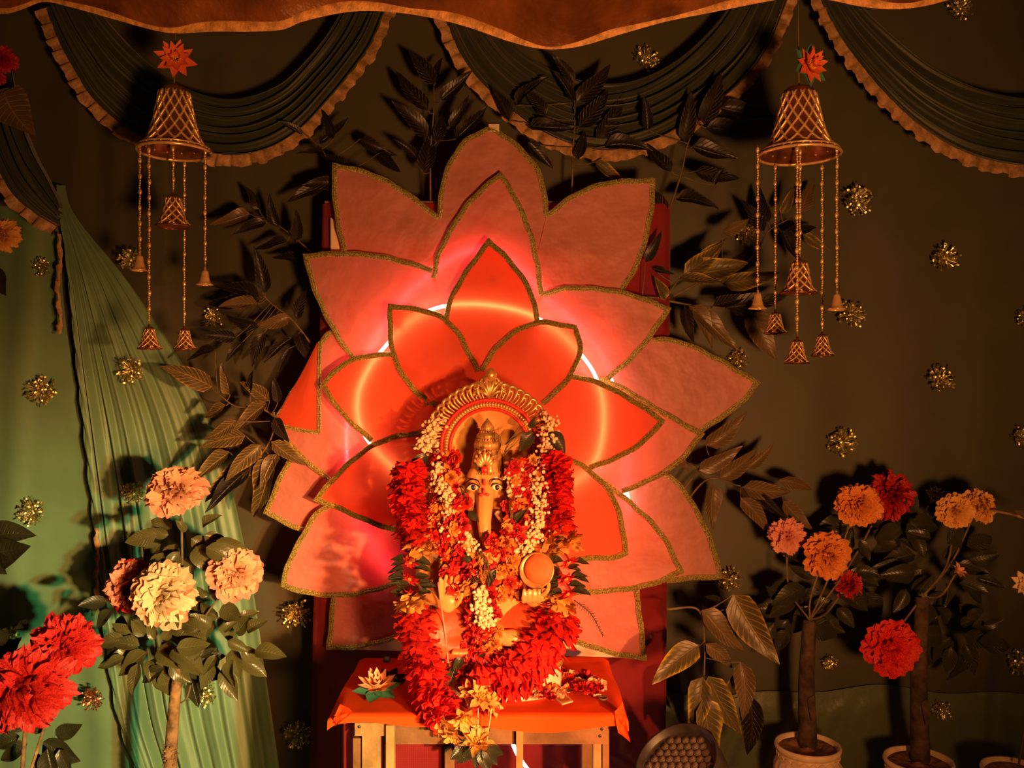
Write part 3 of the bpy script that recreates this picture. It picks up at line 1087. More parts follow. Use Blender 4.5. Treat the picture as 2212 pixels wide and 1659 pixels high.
def T(mb, pts, n=10):
    """tapered limb through (px, py, Y, radius)"""
    q = catmull([Vector((*P(p[0], p[1], p[2]), )) for p in pts], 6)
    rr = []
    k = len(pts) - 1
    for i in range(len(q)):
        t = i / (len(q) - 1) * k
        a = min(int(t), k - 1)
        rr.append(pts[a][3] + (pts[a + 1][3] - pts[a][3]) * (t - a))
    mb.tube(q, rr, n)
    mb.ell(q[0], (rr[0],) * 3, 10, 6)
    mb.ell(q[-1], (rr[-1],) * 3, 10, 6)


b = MB()
b.ell(P(1049, 1050, 2.178), (0.051, 0.055, 0.060), 18, 12)             # skull
b.ell(P(1030, 1030, 2.160), (0.025, 0.03, 0.026), 12, 8)               # brow domes
b.ell(P(1068, 1030, 2.160), (0.025, 0.03, 0.026), 12, 8)
b.ell(P(1022, 1082, 2.150), (0.022, 0.025, 0.030), 12, 8)              # cheeks
b.ell(P(1075, 1082, 2.150), (0.022, 0.025, 0.030), 12, 8)
T(b, ((1049, 1060, 2.132, 0.0235), (1047, 1095, 2.110, 0.0205), (1046, 1130, 2.095, 0.0170), (1050, 1162, 2.086, 0.0150), (1064, 1186, 2.080, 0.0135), (1084, 1190, 2.076, 0.012), (1095, 1176, 2.074, 0.011)))
for sx, px in ((-1, 986), (1, 1112)):                                     # ears
    M = Matrix.Rotation(sx * 0.45, 3, 'Z').to_4x4()
    b.ell(P(px, 1064, 2.188), (0.040, 0.010, 0.058), 14, 8, M)
b.ell(P(1050, 1150, 2.19), (0.062, 0.055, 0.06), 14, 8)                 # neck and chest
b.ell(P(1050, 1205, 2.18), (0.105, 0.07, 0.075), 16, 10)
b.ell(P(1048, 1290, 2.165), (0.105, 0.085, 0.095), 16, 10)              # belly
T(b, ((955, 1170, 2.19, 0.034), (925, 1225, 2.17, 0.030), (930, 1275, 2.12, 0.026), (960, 1300, 2.075, 0.021)))   # arm lowered on the picture's left
T(b, ((1145, 1170, 2.19, 0.034), (1182, 1225, 2.17, 0.030), (1178, 1275, 2.11, 0.026), (1152, 1292, 2.075, 0.021)))
T(b, ((960, 1150, 2.21, 0.03), (925, 1120, 2.21, 0.026), (915, 1060, 2.19, 0.022)))    # raised arms
T(b, ((1140, 1150, 2.21, 0.03), (1180, 1120, 2.21, 0.026), (1190, 1060, 2.19, 0.022)))
# open blessing hand
b.ell(P(968, 1302, 2.062), (0.021, 0.010, 0.024), 12, 8)
for k, (dx, L) in enumerate(((-15, 40), (-5, 46), (5, 43), (14, 33))):
    T(b, ((968 + dx, 1290, 2.060, 0.0062), (968 + dx * 1.15, 1290 - L * 0.5, 2.052, 0.0058), (968 + dx * 1.25 + 2, 1290 - L, 2.048, 0.0048)), 7)
T(b, ((984, 1308, 2.060, 0.0068), (994, 1296, 2.050, 0.006), (998, 1283, 2.046, 0.005)), 7)
# hand under the bowl, fingers curled up round it
b.ell(P(1150, 1288, 2.055), (0.024, 0.016, 0.014), 12, 8)
for k, px in enumerate((1132, 1143, 1154, 1165)):
    T(b, ((px, 1290, 2.050, 0.0062), (px - 1, 1299, 2.034, 0.006), (px - 1, 1288, 2.025, 0.0056), (px, 1275, 2.026, 0.0048)), 7)
T(b, ((1172, 1286, 2.050, 0.007), (1182, 1276, 2.040, 0.006), (1186, 1262, 2.036, 0.005)), 7)
# folded foot with toes and the other foot set down
b.ell(P(1105, 1378, 2.06), (0.040, 0.022, 0.020), 14, 8)
for k in range(5):
    T(b, ((1082 - k * 1.5, 1366 + k * 7, 2.050, 0.0085 - k * 0.0006), (1066 + k * 1.2, 1362 + k * 8.5, 2.040, 0.0075 - k * 0.0006)), 7)
b.ell(P(994, 1404, 2.055), (0.021, 0.028, 0.012), 14, 8)
for k in range(5):
    T(b, ((981 + k * 6.5, 1404, 2.036, 0.0058 - 0.0003 * k), (979 + k * 7.2, 1411, 2.018, 0.0052 - 0.0003 * k)), 7)
body = remesh(build(b, 'body', M_skin, idol), 0.0026, 4)

d = MB()
T(d, ((1015, 1345, 2.15, 0.058), (965, 1352, 2.10, 0.054), (935, 1372, 2.07, 0.044)), 14)        # thighs
T(d, ((1090, 1345, 2.15, 0.058), (1145, 1352, 2.11, 0.054), (1182, 1375, 2.09, 0.042)), 14)
T(d, ((938, 1378, 2.07, 0.040), (965, 1396, 2.06, 0.031), (990, 1400, 2.055, 0.024)), 12)
T(d, ((1178, 1382, 2.09, 0.038), (1150, 1390, 2.07, 0.030), (1122, 1384, 2.06, 0.024)), 12)
d.ell(P(1052, 1360, 2.15), (0.12, 0.085, 0.05), 18, 10)
for k in range(7):                                                         # pleats falling between the knees
    T(d, ((1025 + k * 7, 1335, 2.085, 0.007), (1026 + k * 7, 1375, 2.062, 0.008), (1024 + k * 8, 1408, 2.055, 0.008)), 6)
remesh(build(d, 'dhoti', M_dhoti, idol), 0.0048, 5)
for px, py, Y in ((930, 1250, 2.13), (1180, 1252, 2.12)):
    mbk = MB()
    mbk.tube([P(px, py, Y) + Vector((0.034 * math.cos(a), 0.034 * math.sin(a), 0.01 * math.cos(a))) for a in [2 * PI * i / 20 for i in range(21)]], 0.0045, 6)
    build(mbk, 'armlet', M_idolgold, idol)

# eyes, brows, mark
for sx, px in ((-1, 1022), (1, 1073)):
    Ye = 2.1265
    al = [(-15, 1), (-9, -6), (0, -8.5), (8, -6), (15, 0), (8, 4), (0, 5.5), (-9, 4)]
    e = MB()
    q = [P(px + x, 1054 + y, Ye + 0.0003 * x * sx) for x, y in al]
    cc = P(px, 1054, Ye - 0.004)
    e.add(q + [cc], [(i, (i + 1) % 8, 8) for i in range(8)])
    eye = build(e, 'eye', M_white, idol)
    ir = MB().ell(P(px + 1, 1053, Ye - 0.0032), (0.0058, 0.0022, 0.0062), 12, 6)
    build(ir, 'iris', M_black, eye)
    lid = MB().tube(catmull([P(px + x, 1054 + y, Ye - 0.003 + 0.0004 * x * sx) for x, y in ((-16, 2), (-9, -6), (0, -9), (9, -6), (16, 0))], 5), 0.0016, 5)
    build(lid, 'eyelid_line', M_black, eye)
    br = MB().tube(catmull([P(px + x, 1041 + y, Ye - 0.002 + 0.0006 * x * sx) for x, y in ((-18 if sx < 0 else -15, 6), (-10, -3), (0, -6), (10, -3), (15 if sx < 0 else 18, 6))], 5), [0.0008 + 0.001 * math.sin(PI * i / 20) for i in range(21)], 5)
    build(br, 'eyebrow', M_black, idol)
mk = MB()
for x, y, w, h in ((1046, 1042, 3, 8), (1045, 1063, 3, 9), (1040, 1069, 6, 4), (1051, 1069, 6, 4), (1046, 1078, 2.5, 10)):
    mk.ell(P(x, y, 2.1165 if y < 1050 else 2.1035), (w * 0.00113, 0.0022, h * 0.00113), 10, 6)
build(mk, 'forehead_mark', M_idolred, idol)
build(MB().tube(catmull([P(1075, 1108, 2.115), P(1082, 1122, 2.100), P(1092, 1132, 2.092)], 6), [0.009 - 0.0006 * i for i in range(13)], 10), 'tusk', M_white, idol)

# crown
CX, CYc = 1053, 2.168
prof = [(1, 903), (3, 907), (8, 913), (12, 920), (13.5, 927), (11, 931), (18, 934), (22.5, 940), (22, 946), (19, 949), (26, 952), (28, 960), (27, 968), (22, 972), (29, 979), (32, 996), (34, 1012), (36, 1022), (24, 1026)]
pm_ = [(r * CYc / FPX, P(CX, y, CYc).z) for r, y in prof]
Mx = Matrix.Translation((X(CX, CYc), CYc, 0))
crown = build(MB().lathe(pm_, 40, Mx, flute=lambda a, z: 0.05 * math.cos(14 * a)), 'crown', M_idolgold, idol)
for y, r, n in ((932, 16, 18), (949, 24, 26), (972, 27, 28), (1020, 37, 34)):
    mbd = MB()
    for i in range(n):
        a = 2 * PI * i / n
        mbd.ell((X(CX, CYc) + r * CYc / FPX * math.cos(a), CYc + r * CYc / FPX * math.sin(a), P(CX, y, CYc).z), (0.0026,) * 3, 6, 4)
    build(mbd, 'bead_band', M_idolgold, crown, kind='stuff')
for k in range(-3, 4):
    a = k * 0.30
    c0 = P(1047, 1012, 2.118)
    dirn = Vector((math.sin(a), 0, math.cos(a)))
    M = frame(dirn, (0, -1, 0))
    L = 0.034 - 0.004 * abs(k)
    build(MB().ell(c0 + dirn * L * 0.75, (L * 0.5, 0.006, 0.004), 10, 6, M).ell(c0 + dirn * L * 1.35, (0.0045,) * 3, 8, 5), 'tiara_leaf', M_idolgold, crown)
build(MB().ell(P(1047, 1015, 2.112), (0.009, 0.005, 0.009), 12, 8), 'tiara_jewel', M_idolred, crown)

# halo: plate, rings, beads, scrolls, finial
HC, HY = (1058, 968), 2.262
hc3 = P(*HC, HY)
k_ = HY / FPX
hal = build(MB().lathe([(0, -0.006), (80 * k_, -0.006), (80 * k_, -0.009), (82 * k_, -0.009), (110 * k_, -0.004), (110 * k_, 0.012), (0, 0.012)], 72, zframe((0, 1, 0), hc3)), 'halo', M_disc, idol)


def arc(r, a0, a1, n=60, y=0.0):
    return [hc3 + Vector((r * k_ * math.sin(a0 + (a1 - a0) * i / n), y, r * k_ * math.cos(a0 + (a1 - a0) * i / n))) for i in range(n + 1)]


build(MB().tube(arc(85, -2.2, 2.2, y=-0.010), 0.0046, 8), 'inner_red_band', M_idolred, hal)
build(MB().tube(arc(104, -2.2, 2.2, y=-0.010), 0.0050, 8), 'outer_red_band', M_idolred, hal)
bead = MB().ell((0, 0, 0), (0.0062, 0.0042, 0.0028), 8, 6).mesh('halo_bead', M_idolgold)
for i in range(63):
    a = -2.05 + 4.1 * i / 62
    dr = Vector((math.sin(a), 0, math.cos(a)))
    inst(bead, 'bead', hal, frame(dr, (0, -1, 0), hc3 + dr * 94.5 * k_ + Vector((0, -0.010, 0))))
sc = MB()
pts = [(0, 0.0), (0.3, 0.10), (0.62, 0.13), (0.9, 0.02), (1.0, -0.22), (0.88, -0.42), (0.70, -0.36), (0.70, -0.20), (0.80, -0.18)]
sc.tube(catmull([Vector((x, y, 0.10 + 0.12 * math.sin(PI * min(1, x)))) for x, y in pts], 4), [0.075 + 0.05 * math.sin(PI * i / 33) for i in range(33)], 6)
sc.tube(catmull([Vector((x, y, 0.06)) for x, y in ((0, -0.16), (0.3, -0.10), (0.55, -0.10), (0.66, -0.2))], 4), [0.06, 0.06, 0.065, 0.065, 0.07, 0.07, 0.07, 0.08, 0.085, 0.09, 0.1, 0.1, 0.09], 5)
sc.ell((0.44, -0.26, 0.08), (0.07, 0.06, 0.08), 7, 5)
scm = sc.mesh('halo_scroll', M_idolgold)
for sgn in (-1, 1):
    for i in range(17):
        a = sgn * (0.17 + i * 0.128)
        dr = Vector((math.sin(a), 0, math.cos(a)))
        M = frame(dr, (0, -1, 0), hc3 + dr * 107 * k_ + Vector((0, -0.002, 0)), (0.041, 0.041 * -sgn, 0.041))
        inst(scm, 'scroll', hal, M)
fin = MB()
f0 = hc3 + Vector((0, -0.006, 106 * k_))
for a, L, cu in ((-1.05, 0.040, -1), (-0.62, 0.052, -1), (-0.26, 0.056, -1), (0, 0.052, 0), (0.26, 0.056, 1), (0.62, 0.052, 1), (1.05, 0.040, 1)):
    q = [f0 + Vector((math.sin(a * (0.4 + 0.6 * t)) * L * t * 0.95, -0.006 * math.sin(PI * t), math.cos(a * (0.3 + 0.7 * t)) * L * t)) for t in [i / 10 for i in range(11)]]
    q += [q[-1] + Vector((cu * 0.006, 0, -0.002)), q[-1] + Vector((cu * 0.010, 0, -0.009)), q[-1] + Vector((cu * 0.006, 0, -0.012))]
    fin.tube(q, [0.003 + 0.003 * math.sin(PI * i / 13) for i in range(14)], 6)
    fin.ell(q[10] - Vector((0, 0.006, 0.012)), (0.0032,) * 3, 6, 5)
fin.lathe([(0.001, 0.030), (0.008, 0.027), (0.0155, 0.017), (0.0165, 0.008), (0.011, -0.002), (0.005, -0.008)], 18, Matrix.Translation(f0 + Vector((0.003, 0.002, 0.050))))
build(fin, 'finial', M_idolgold, hal)
# throne back below the arch and the white base
mb = MB()
q = [P(x, y, HY) for x, y in ((952, 990), (940, 1150), (930, 1400), (1190, 1400), (1180, 1150), (1166, 990))]
q2 = [p + Vector((0, 0.014, 0)) for p in q]
mb.add(q + q2, [tuple(range(6)), tuple(range(11, 5, -1))] + [(i, (i + 1) % 6, 6 + (i + 1) % 6, 6 + i) for i in range(6)])
build(mb, 'throne_back', M_dhoti, idol, smooth=False)
BX = X(1082, 2.17)
Mb = Matrix.Translation((BX, 2.17, TZ + 0.005)) @ Matrix.Diagonal((1, 0.68, 1, 1))
base = build(MB().lathe([(0, 0), (0.156, 0), (0.158, 0.006), (0.150, 0.020), (0.146, 0.050), (0.149, 0.056), (0.149, 0.078), (0.152, 0.090), (0.145, 0.098), (0, 0.098)], 56, Mb), 'base', M_white, idol)
lz = MB().ell((0, 0, 0), (0.0095, 0.003, 0.0085), 8, 5).mesh('band_lozenge', M_idolgold)
for i in range(44):
    a = PI + PI * (i + 0.5) / 44
    p = Mb @ Vector((0.150 * math.cos(a), 0.150 * math.sin(a), 0.067))
    inst(lz, 'lozenge', base, frame((-math.sin(a), 0.68 * math.cos(a), 0), (0, 0, 1), p, (1, 1, 1)))
# bowl of sweets held up on the right
bd = Vector((-0.20, -1, 0.30))
bw = build(MB().lathe([(0, -0.020), (0.022, -0.018), (0.036, -0.004), (0.041, 0.006), (0.038, 0.008), (0.033, 0.002), (0.0, 0.0)], 36, zframe(bd, P(1160, 1232, 2.035))), 'bowl', M_idolgold, idol)
build(MB().lathe([(0.0345, 0.000), (0.033, 0.007), (0.020, 0.010), (0, 0.011)], 30, zframe(bd, P(1165, 1229, 2.033))), 'sweet_disc', F_lotus, bw)

# ------------------------------------------------------------------ garlands


def petal_run(path, r0, m, root, name, dens=0.0070, L=0.042, w=0.015, tilt=(-0.2, 0.7), seed=1, ring=20):
    """a run of thickly set petals round a cord: too many to pick apart, one part"""
    rr = random.Random(seed)
    n = max(4, int(plen(path) / dens))
    c = resample(path, n)
    mb = MB()
    for i in range(n):
        t = (c[min(i + 1, n - 1)] - c[max(i - 1, 0)]).normalized()
        a0 = t.orthogonal().normalized()
        b0 = t.cross(a0)
        endf = min(1.0, 0.72 + 0.5 * min(i, n - 1 - i) / 3)
        for k in range(ring):
            a = 2 * PI * (k + rr.random()) / ring
            rad = a0 * math.cos(a) + b0 * math.sin(a)
            if rad.y > 0.55:
                continue
            e = rr.uniform(*tilt)
            dr = (rad * math.cos(e) + t * math.sin(e)).normalized()
            Lp = L * rr.uniform(0.8, 1.12) * endf * r0
            M = frame(dr, t + rad * rr.uniform(-0.3, 0.3) + Vector((rr.uniform(-.4, .4),) * 3), c[i] + dr * Lp * 0.18)
            ww = w * rr.uniform(0.7, 1.25)
            cu = rr.uniform(-0.1, 0.35) * Lp
            tw = rr.uniform(-0.3, 0.3) * ww
            g = lambda q: rr.uniform(-q, q)
            mb.grid([[M @ Vector((Lp * 0.1, -ww * .25, 0)), M @ Vector((Lp * 0.1, 0, 0)), M @ Vector((Lp * 0.1, ww * .25, 0))],
                     [M @ Vector((Lp * 0.62, -ww * .55, cu * .3)), M @ Vector((Lp * 0.64, 0, cu * .3 - ww * .2)), M @ Vector((Lp * 0.62, ww * .55, cu * .3 + tw))],
                     [M @ Vector((Lp * (0.92 + g(.06)), -ww * .52, cu + g(ww * .3))), M @ Vector((Lp * (1.0 + g(.06)), g(ww * .15), cu + g(ww * .3))), M @ Vector((Lp * (0.92 + g(.06)), ww * .52, cu + tw + g(ww * .3)))]])
    mb.tube(c, 0.30 * L * r0, 8)
    return build(mb, name, m, root, kind='stuff')


def path(*pts):
    return catmull([P(*p) for p in pts], 8)


gar = thing('red_flower_garland', P(960, 1500, 2.02), 'long thick red silk flower garland hung in a V round the idol', 'garland')
UL = path((884, 1000, 2.14), (880, 1045, 2.12), (884, 1090, 2.10), (890, 1135, 2.085), (900, 1168, 2.075))
UR = path((1192, 985, 2.15), (1205, 1030, 2.12), (1206, 1075, 2.10), (1205, 1115, 2.085), (1212, 1150, 2.075))
LL = path((892, 1312, 2.05), (900, 1350, 2.045), (907, 1400, 2.035), (918, 1452, 2.022), (938, 1505, 2.005), (960, 1548, 1.965))
LR = path((1210, 1316, 2.065), (1200, 1355, 2.05), (1175, 1398, 2.04), (1138, 1438, 2.03), (1092, 1468, 2.02), (1042, 1492, 2.012))
petal_run(UL, 0.95, F_red, gar, 'red_petals', seed=2, w=0.014)
petal_run(UR, 0.85, F_red, gar, 'red_petals', seed=3, w=0.014)
petal_run(LL, 1.02, F_red, gar, 'red_petals', seed=4)
petal_run(LR, 1.28, F_red, gar, 'red_petals', seed=5, w=0.016, tilt=(-0.1, 0.9))
for (a_, b_, s) in (((900, 1168, 2.074), (908, 1192, 2.068), 6), ((1212, 1150, 2.074), (1222, 1182, 2.068), 7), ((890, 1288, 2.056), (893, 1312, 2.05), 8), ((1218, 1292, 2.07), (1206, 1318, 2.064), 9)):
    petal_run(path(a_, b_), 0.98, F_yellow, gar, 'yellow_petals', seed=s, w=0.018, tilt=(-0.4, 0.5))
# knots of leaves and flat red flowers half-way
for side, x0 in ((-1, 890), (1, 1222)):
    for k, y in enumerate((1210, 1228, 1246, 1262, 1278)):
        pc_ = P(x0 + R.uniform(-6, 6), y, 2.06)
        if k % 2 == 0:
            starflower(gar, pc_, 0.030, (side * 0.2, -0.5, -0.5), F_red, 'red_flower', 9, 0.15)
        for j in range(4):
            a = R.uniform(-0.5, 0.5) + (PI if (j % 2 == 0) else 0)
            dv = Vector((math.cos(a), R.uniform(-0.5, 0.1), 0.5 * math.sin(a) - 0.05))
            leaf_to(gar, pc_ + dv * 0.012, pc_ + dv * R.uniform(0.040, 0.056), 'deep', up=Vector((R.uniform(-.3, .3), -0.5, 0.9)))
# fern sprigs sticking out of the knots
for b0, t0, ye in (((1240, 1296, 2.04), (1302, 1372, 2.02), 1), ((868, 1268, 2.05), (836, 1262, 2.04), 0), ((1232, 1280, 2.05), (1258, 1276, 2.05), 0)):
    c = catmull([P(*b0), P(*b0).lerp(P(*t0), .5) + Vector((0.006, 0, 0.008)), P(*t0)], 8)
    mb = MB().tube(c, 0.0011, 5)
    for i, p in enumerate(c[2:]):
        for s in (-1, 1):
            tg = (c[-1] - c[0]).normalized()
            sd = Vector((0, 1, 0)).cross(tg) * s + tg * 0.6
            mb.tube([p, p + sd.normalized() * 0.010 * (1 - i / 22)], [0.001, 0.0005], 4)
    build(mb, 'fern_sprig', L_deep, gar)
# tassel of cream-yellow flowers at the foot of the V
for x, y, Y, r, f in ((962, 1562, 1.955, 0.046, (-0.5, -0.8, -0.3)), (1002, 1548, 1.950, 0.050, (0.1, -0.9, -0.4)), (1038, 1508, 1.965, 0.050, (0.3, -0.6, 0.6)), (1058, 1520, 1.97, 0.040, (0.6, -0.6, 0.2)),
                       (982, 1585, 1.945, 0.040, (-0.3, -0.8, -0.6)), (1015, 1500, 1.985, 0.038, (0, -0.7, 0.6)), (1032, 1608, 1.945, 0.056, (0.05, -0.42, 0.75))):
    starflower(gar, P(x, y, Y), r, f, F_yellow, 'yellow_flower', 7, 0.2)
cd = MB()
for x0, y0, x1, y1 in ((1010, 1570, 1025, 1600), (1033, 1530, 1032, 1600), (1062, 1530, 1052, 1600), (985, 1590, 1004, 1640)):
    cd.tube([P(x0, y0, 1.95), P(x1, y1, 1.945)], 0.0012, 5)
build(cd, 'cord', F_jas, gar)
for x0, y0, x1, y1 in ((1020, 1612, 985, 1650), (1032, 1614, 1028, 1662), (1045, 1612, 1075, 1652), (1050, 1610, 1088, 1630), (1012, 1612, 972, 1640), (1040, 1614, 1058, 1668)):
    leaf_to(gar, P(x0, y0, 1.95), P(x1, y1, 1.94), 'deep', up=Vector((0, -1, 0.3)), width=1.15)


def buds(pts, n, sd, rad, m=F_jas):
    rr = random.Random(sd)
    q = resample(pts, int(n * 1.5))
    mb = MB()
    for p in q:
        for k in range(3):
            o = Vector((rr.gauss(0, rad), rr.gauss(-0.022, rad * 0.6), rr.gauss(0, rad * 0.7)))
            dv = Vector((rr.uniform(-1, 1), rr.uniform(-1, .2), rr.uniform(-1, 1)))
            s = rr.uniform(0.8, 1.25)
            mb.ell(p + o, (0.0060 * s, 0.0040 * s, 0.0040 * s), 6, 4, frame(dv, (0, 0, 1)))
    return mb


jas = thing('jasmine_garland', P(1045, 1340, 2.04), 'white jasmine bud garland looped from the halo down over the chest of the idol', 'garland')
build(buds(path((945, 905, 2.235), (930, 935, 2.22), (924, 975, 2.20)), 34, 21, 0.011), 'jasmine_strand', F_jas, jas, kind='stuff')
build(buds(path((955, 1000, 2.16), (950, 1035, 2.13), (965, 1070, 2.11), (975, 1105, 2.10), (968, 1135, 2.09), (1000, 1155, 2.075), (1020, 1180, 2.06)), 72, 22, 0.010), 'jasmine_strand', F_jas, jas, kind='stuff')
build(buds(path((1182, 900, 2.235), (1186, 930, 2.22), (1180, 965, 2.19), (1172, 1010, 2.15), (1165, 1060, 2.12), (1160, 1110, 2.10), (1148, 1160, 2.08), (1125, 1190, 2.065)), 96, 23, 0.0105), 'jasmine_strand', F_jas, jas, kind='stuff')
build(buds(path((1100, 1020, 2.14), (1112, 1060, 2.12), (1110, 1100, 2.11)), 26, 24, 0.009), 'jasmine_strand', F_jas, jas, kind='stuff')
build(buds(path((1042, 1270, 2.045), (1038, 1300, 2.04), (1048, 1330, 2.038), (1050, 1350, 2.036)), 40, 25, 0.009), 'jasmine_strand', F_jas, jas, kind='stuff')

# mixed fresh flowers heaped on the idol
mix = thing('mixed_flower_garland', P(1050, 1290, 2.04), 'heaped garland of wilted red and orange flowers with leaves over the body of the idol', 'garland')


def ysurf(x, y):
    e = abs(x - 1050) / 130.0
    yy = 2.045 + 0.055 * e * e
    if y < 1150:
        yy += (1150 - y) / 150.0 * 0.065
    return yy


regions = [((935, 985, 988, 1080), 24), ((925, 1080, 1008, 1190), 34), ((1106, 985, 1180, 1075), 22), ((1092, 1075, 1165, 1190), 34),
           ((955, 1180, 1150, 1250), 46), ((960, 1240, 1125, 1295), 34), ((1005, 1290, 1075, 1400), 24), ((985, 1390, 1060, 1480), 24), ((1075, 1400, 1110, 1440), 6), ((930, 1400, 1000, 1440), 8), ((1060, 1165, 1110, 1200), 6)]
pick = [F_redp, F_crim, F_redp, F_marig, F_redp, F_crim, F_crim, F_orange, F_marig, F_yellow]
names = {F_redp.name: 'red_flower', F_marig.name: 'orange_flower', F_crim.name: 'crimson_flower', F_orange.name: 'orange_flower', F_yellow.name: 'yellow_flower', F_peach.name: 'peach_flower'}
for (x0, y0, x1, y1), n in regions:
    for i in range(n):
        x, y = x0 + (x1 - x0) * ((i * 0.618 + R.uniform(-.08, .08)) % 1), y0 + (y1 - y0) * ((i + R.random()) / n)
        Y = ysurf(x, y) + R.uniform(-0.008, 0.012)
        m = R.choice(pick)
        f = Vector((R.uniform(-.6, .6), -1, R.uniform(-.5, .6)))
        if R.random() < 0.22:
            starflower(mix, P(x, y, Y), R.uniform(0.016, 0.026), f, m, names[m.name], 5, 0.5)
        else:
            inst(core_mesh('small', m), names[m.name], mix, zframe(f, P(x, y, Y), R.uniform(0.012, 0.022), R.uniform(0, 6)))
for i in range(230):
    (x0, y0, x1, y1), _n = R.choice(regions)
    x, y = R.uniform(x0, x1), R.uniform(y0, y1)
    m = R.choice([F_redp, F_crim, F_orange, F_marig, F_crim, F_yellow])
    dv = Vector((R.uniform(-1, 1), R.uniform(-1, -.1), R.uniform(-1, 1)))
    inst(R.choice(petal_mesh('star', m)), 'loose_petal', mix, frame(dv, (R.uniform(-.5, .5), -1, R.uniform(-.5, 1)), P(x, y, ysurf(x, y) - 0.006), R.uniform(0.018, 0.032)))
for x, y, dx, dy, w in ((925, 985, -48, 30, 1), (915, 1000, -30, 22, 1), (1150, 935, -28, 40, 1.2), (1145, 925, 10, -22, 1.3), (1185, 935, 38, 45, 1.1), (1170, 1000, 28, 20, 1), (1012, 1105, 22, 22, 1), (1000, 1200, 24, 20, 1), (1115, 1130, 18, -30, 1),
                        (1020, 1245, 22, 26, 1), (1070, 1230, -14, 40, 0.8), (1040, 1460, -22, 50, 1.3), (1000, 1420, -24, 30, 1.1), (985, 1440, -14, 44, 1), (1030, 1425, 20, -14, 1), (960, 1060, -10, 30, 0.8)):
    Y = ysurf(x, y) - 0.01
    leaf_to(mix, P(x, y, Y), P(x + dx, y + dy, Y - 0.012), 'deep', width=w)
for x, y, tx, ty, n in ((1085, 985, 1120, 945, 9), (1080, 960, 1075, 930, 6), (1095, 960, 1130, 925, 6), (1105, 1120, 1100, 1075, 7), (1050, 1210, 1056, 1265, 9), (1036, 1190, 1045, 1230, 6), (905, 965, 872, 965, 4), (995, 1050, 1010, 1085, 6)):
    mb = MB()
    for k in range(n):
        e = P(tx + R.uniform(-16, 16), ty + R.uniform(-10, 10), ysurf(tx, ty) - 0.02 + R.uniform(-.01, .01))
        s = P(x + R.uniform(-4, 4), y, ysurf(x, y) - 0.012)
        mb.tube(catmull([s, s.lerp(e, .5) + Vector((R.uniform(-.005, .005), -0.004, 0.004)), e], 4), [0.0012 - 0.0001 * i for i in range(9)], 4)
    build(mb, 'grass_tuft', L_bronze, mix)
build(MB().tube([P(946, 1258, 2.045), P(955, 1320, 2.042), P(963, 1380, 2.035), P(968, 1432, 2.03)], 0.0016, 6), 'thread', F_pink, mix)

# ------------------------------------------------------------------ things on the orange cloth
def onT(px, py):
    Y = (CAMZ - TZ - 0.006) * FPX / (py - 829.5)
    return P(px, py, Y)


pl = thing('paper_lotus', onT(815, 1500), 'peach paper lotus with green sepals lying on the orange cloth', 'paper flower')
paperlotus(pl, onT(815, 1500) + Vector((0, 0, 0.012)), 0.054, (0.05, -0.30, 1), F_lotus2, 'blossom', sepals=True, els=(0.30, 0.65, 1.0))
for x, y, dx, dy in ((838, 1476, -14, -22), (846, 1478, 10, -26), (850, 1482, 30, -12)):
    a = onT(x, y) + Vector((0, 0, 0.01))
    leaf_to(pl, a, a + Vector((dx * 0.0011, 0.01, -dy * 0.0011)), 'deep', up=Vector((0, -1, 0.4)), width=1.4)
tag(build(MB().box(onT(836, 1428) + Vector((0, 0, 0.007)), (0.018, 0.012, 0.014)).box(onT(842, 1426) + Vector((0.006, 0, 0.016)), (0.005, 0.01, 0.006)), 'clip', M_darkmetal, origin=onT(836, 1428), smooth=False), 'small dark clip near the back edge of the orange cloth', 'clip')
OG = 'withered flowers of the offering heap'
for i in range(38):
    t = i / 38
    if i % 3 == 0:
        px, py = R.uniform(1140, 1215), R.uniform(1507, 1519)
    else:
        px, py = 1212 + 90 * ((i * 0.618) % 1), R.uniform(1470, 1507)
    m = R.choice([F_redp, F_crim, F_crim, F_orange, F_jas, F_peach, F_crim])
    s = R.uniform(0.012, 0.022)
    p = onT(px, py) + Vector((0, 0, s * 0.7))
    o = inst(core_mesh('small', m), 'withered_flower', None, zframe((R.uniform(-.5, .5), R.uniform(-.6, .2), 1), p, s, R.uniform(0, 6)))
    cn = {F_redp.name: 'red', F_crim.name: 'crimson', F_orange.name: 'orange', F_jas.name: 'white', F_peach.name: 'peach'}[m.name]
    tag(o, 'small withered ' + cn + ' flower in the offering heap at the right end of the orange cloth', 'flower', OG)
for i in range(14):
    px, py = 1205 + R.random() * 95, 1472 + R.random() * 34
    p = onT(px, py) + Vector((0, 0, 0.010))
    a = R.uniform(0, 6.28)
    o = inst(R.choice(LEAF['deep']), 'loose_leaf', None, frame((math.cos(a), math.sin(a), R.uniform(0.1, 0.5)), (0, -0.4, 1), p, R.uniform(0.018, 0.030)))
    tag(o, 'small loose green leaf in the offering heap at the right end of the orange cloth', 'leaf', 'loose leaves of the offering heap')
nb = MB()
q = [onT(x, y) + Vector((0, 0, 0.006)) for x, y in ((1196, 1515), (1222, 1508), (1238, 1522), (1214, 1529))]
nb.add([p for p in q] + [p + Vector((0, 0, 0.003)) for p in q], [(3, 2, 1, 0), (4, 5, 6, 7), (0, 1, 5, 4), (1, 2, 6, 5), (2, 3, 7, 6), (3, 0, 4, 7)])
card = thing('folded_note', q[0], 'small folded printed paper lying in front of the flower offerings', 'paper')
build(nb, 'sheet', F_cream, card, smooth=False)
build(MB().add([q[i].lerp(sum(q, Vector()) / 4, 0.28) + Vector((0, 0, 0.0042)) for i in range(4)], [(0, 1, 2, 3)]), 'printed_panel', F_orange, card, smooth=False)
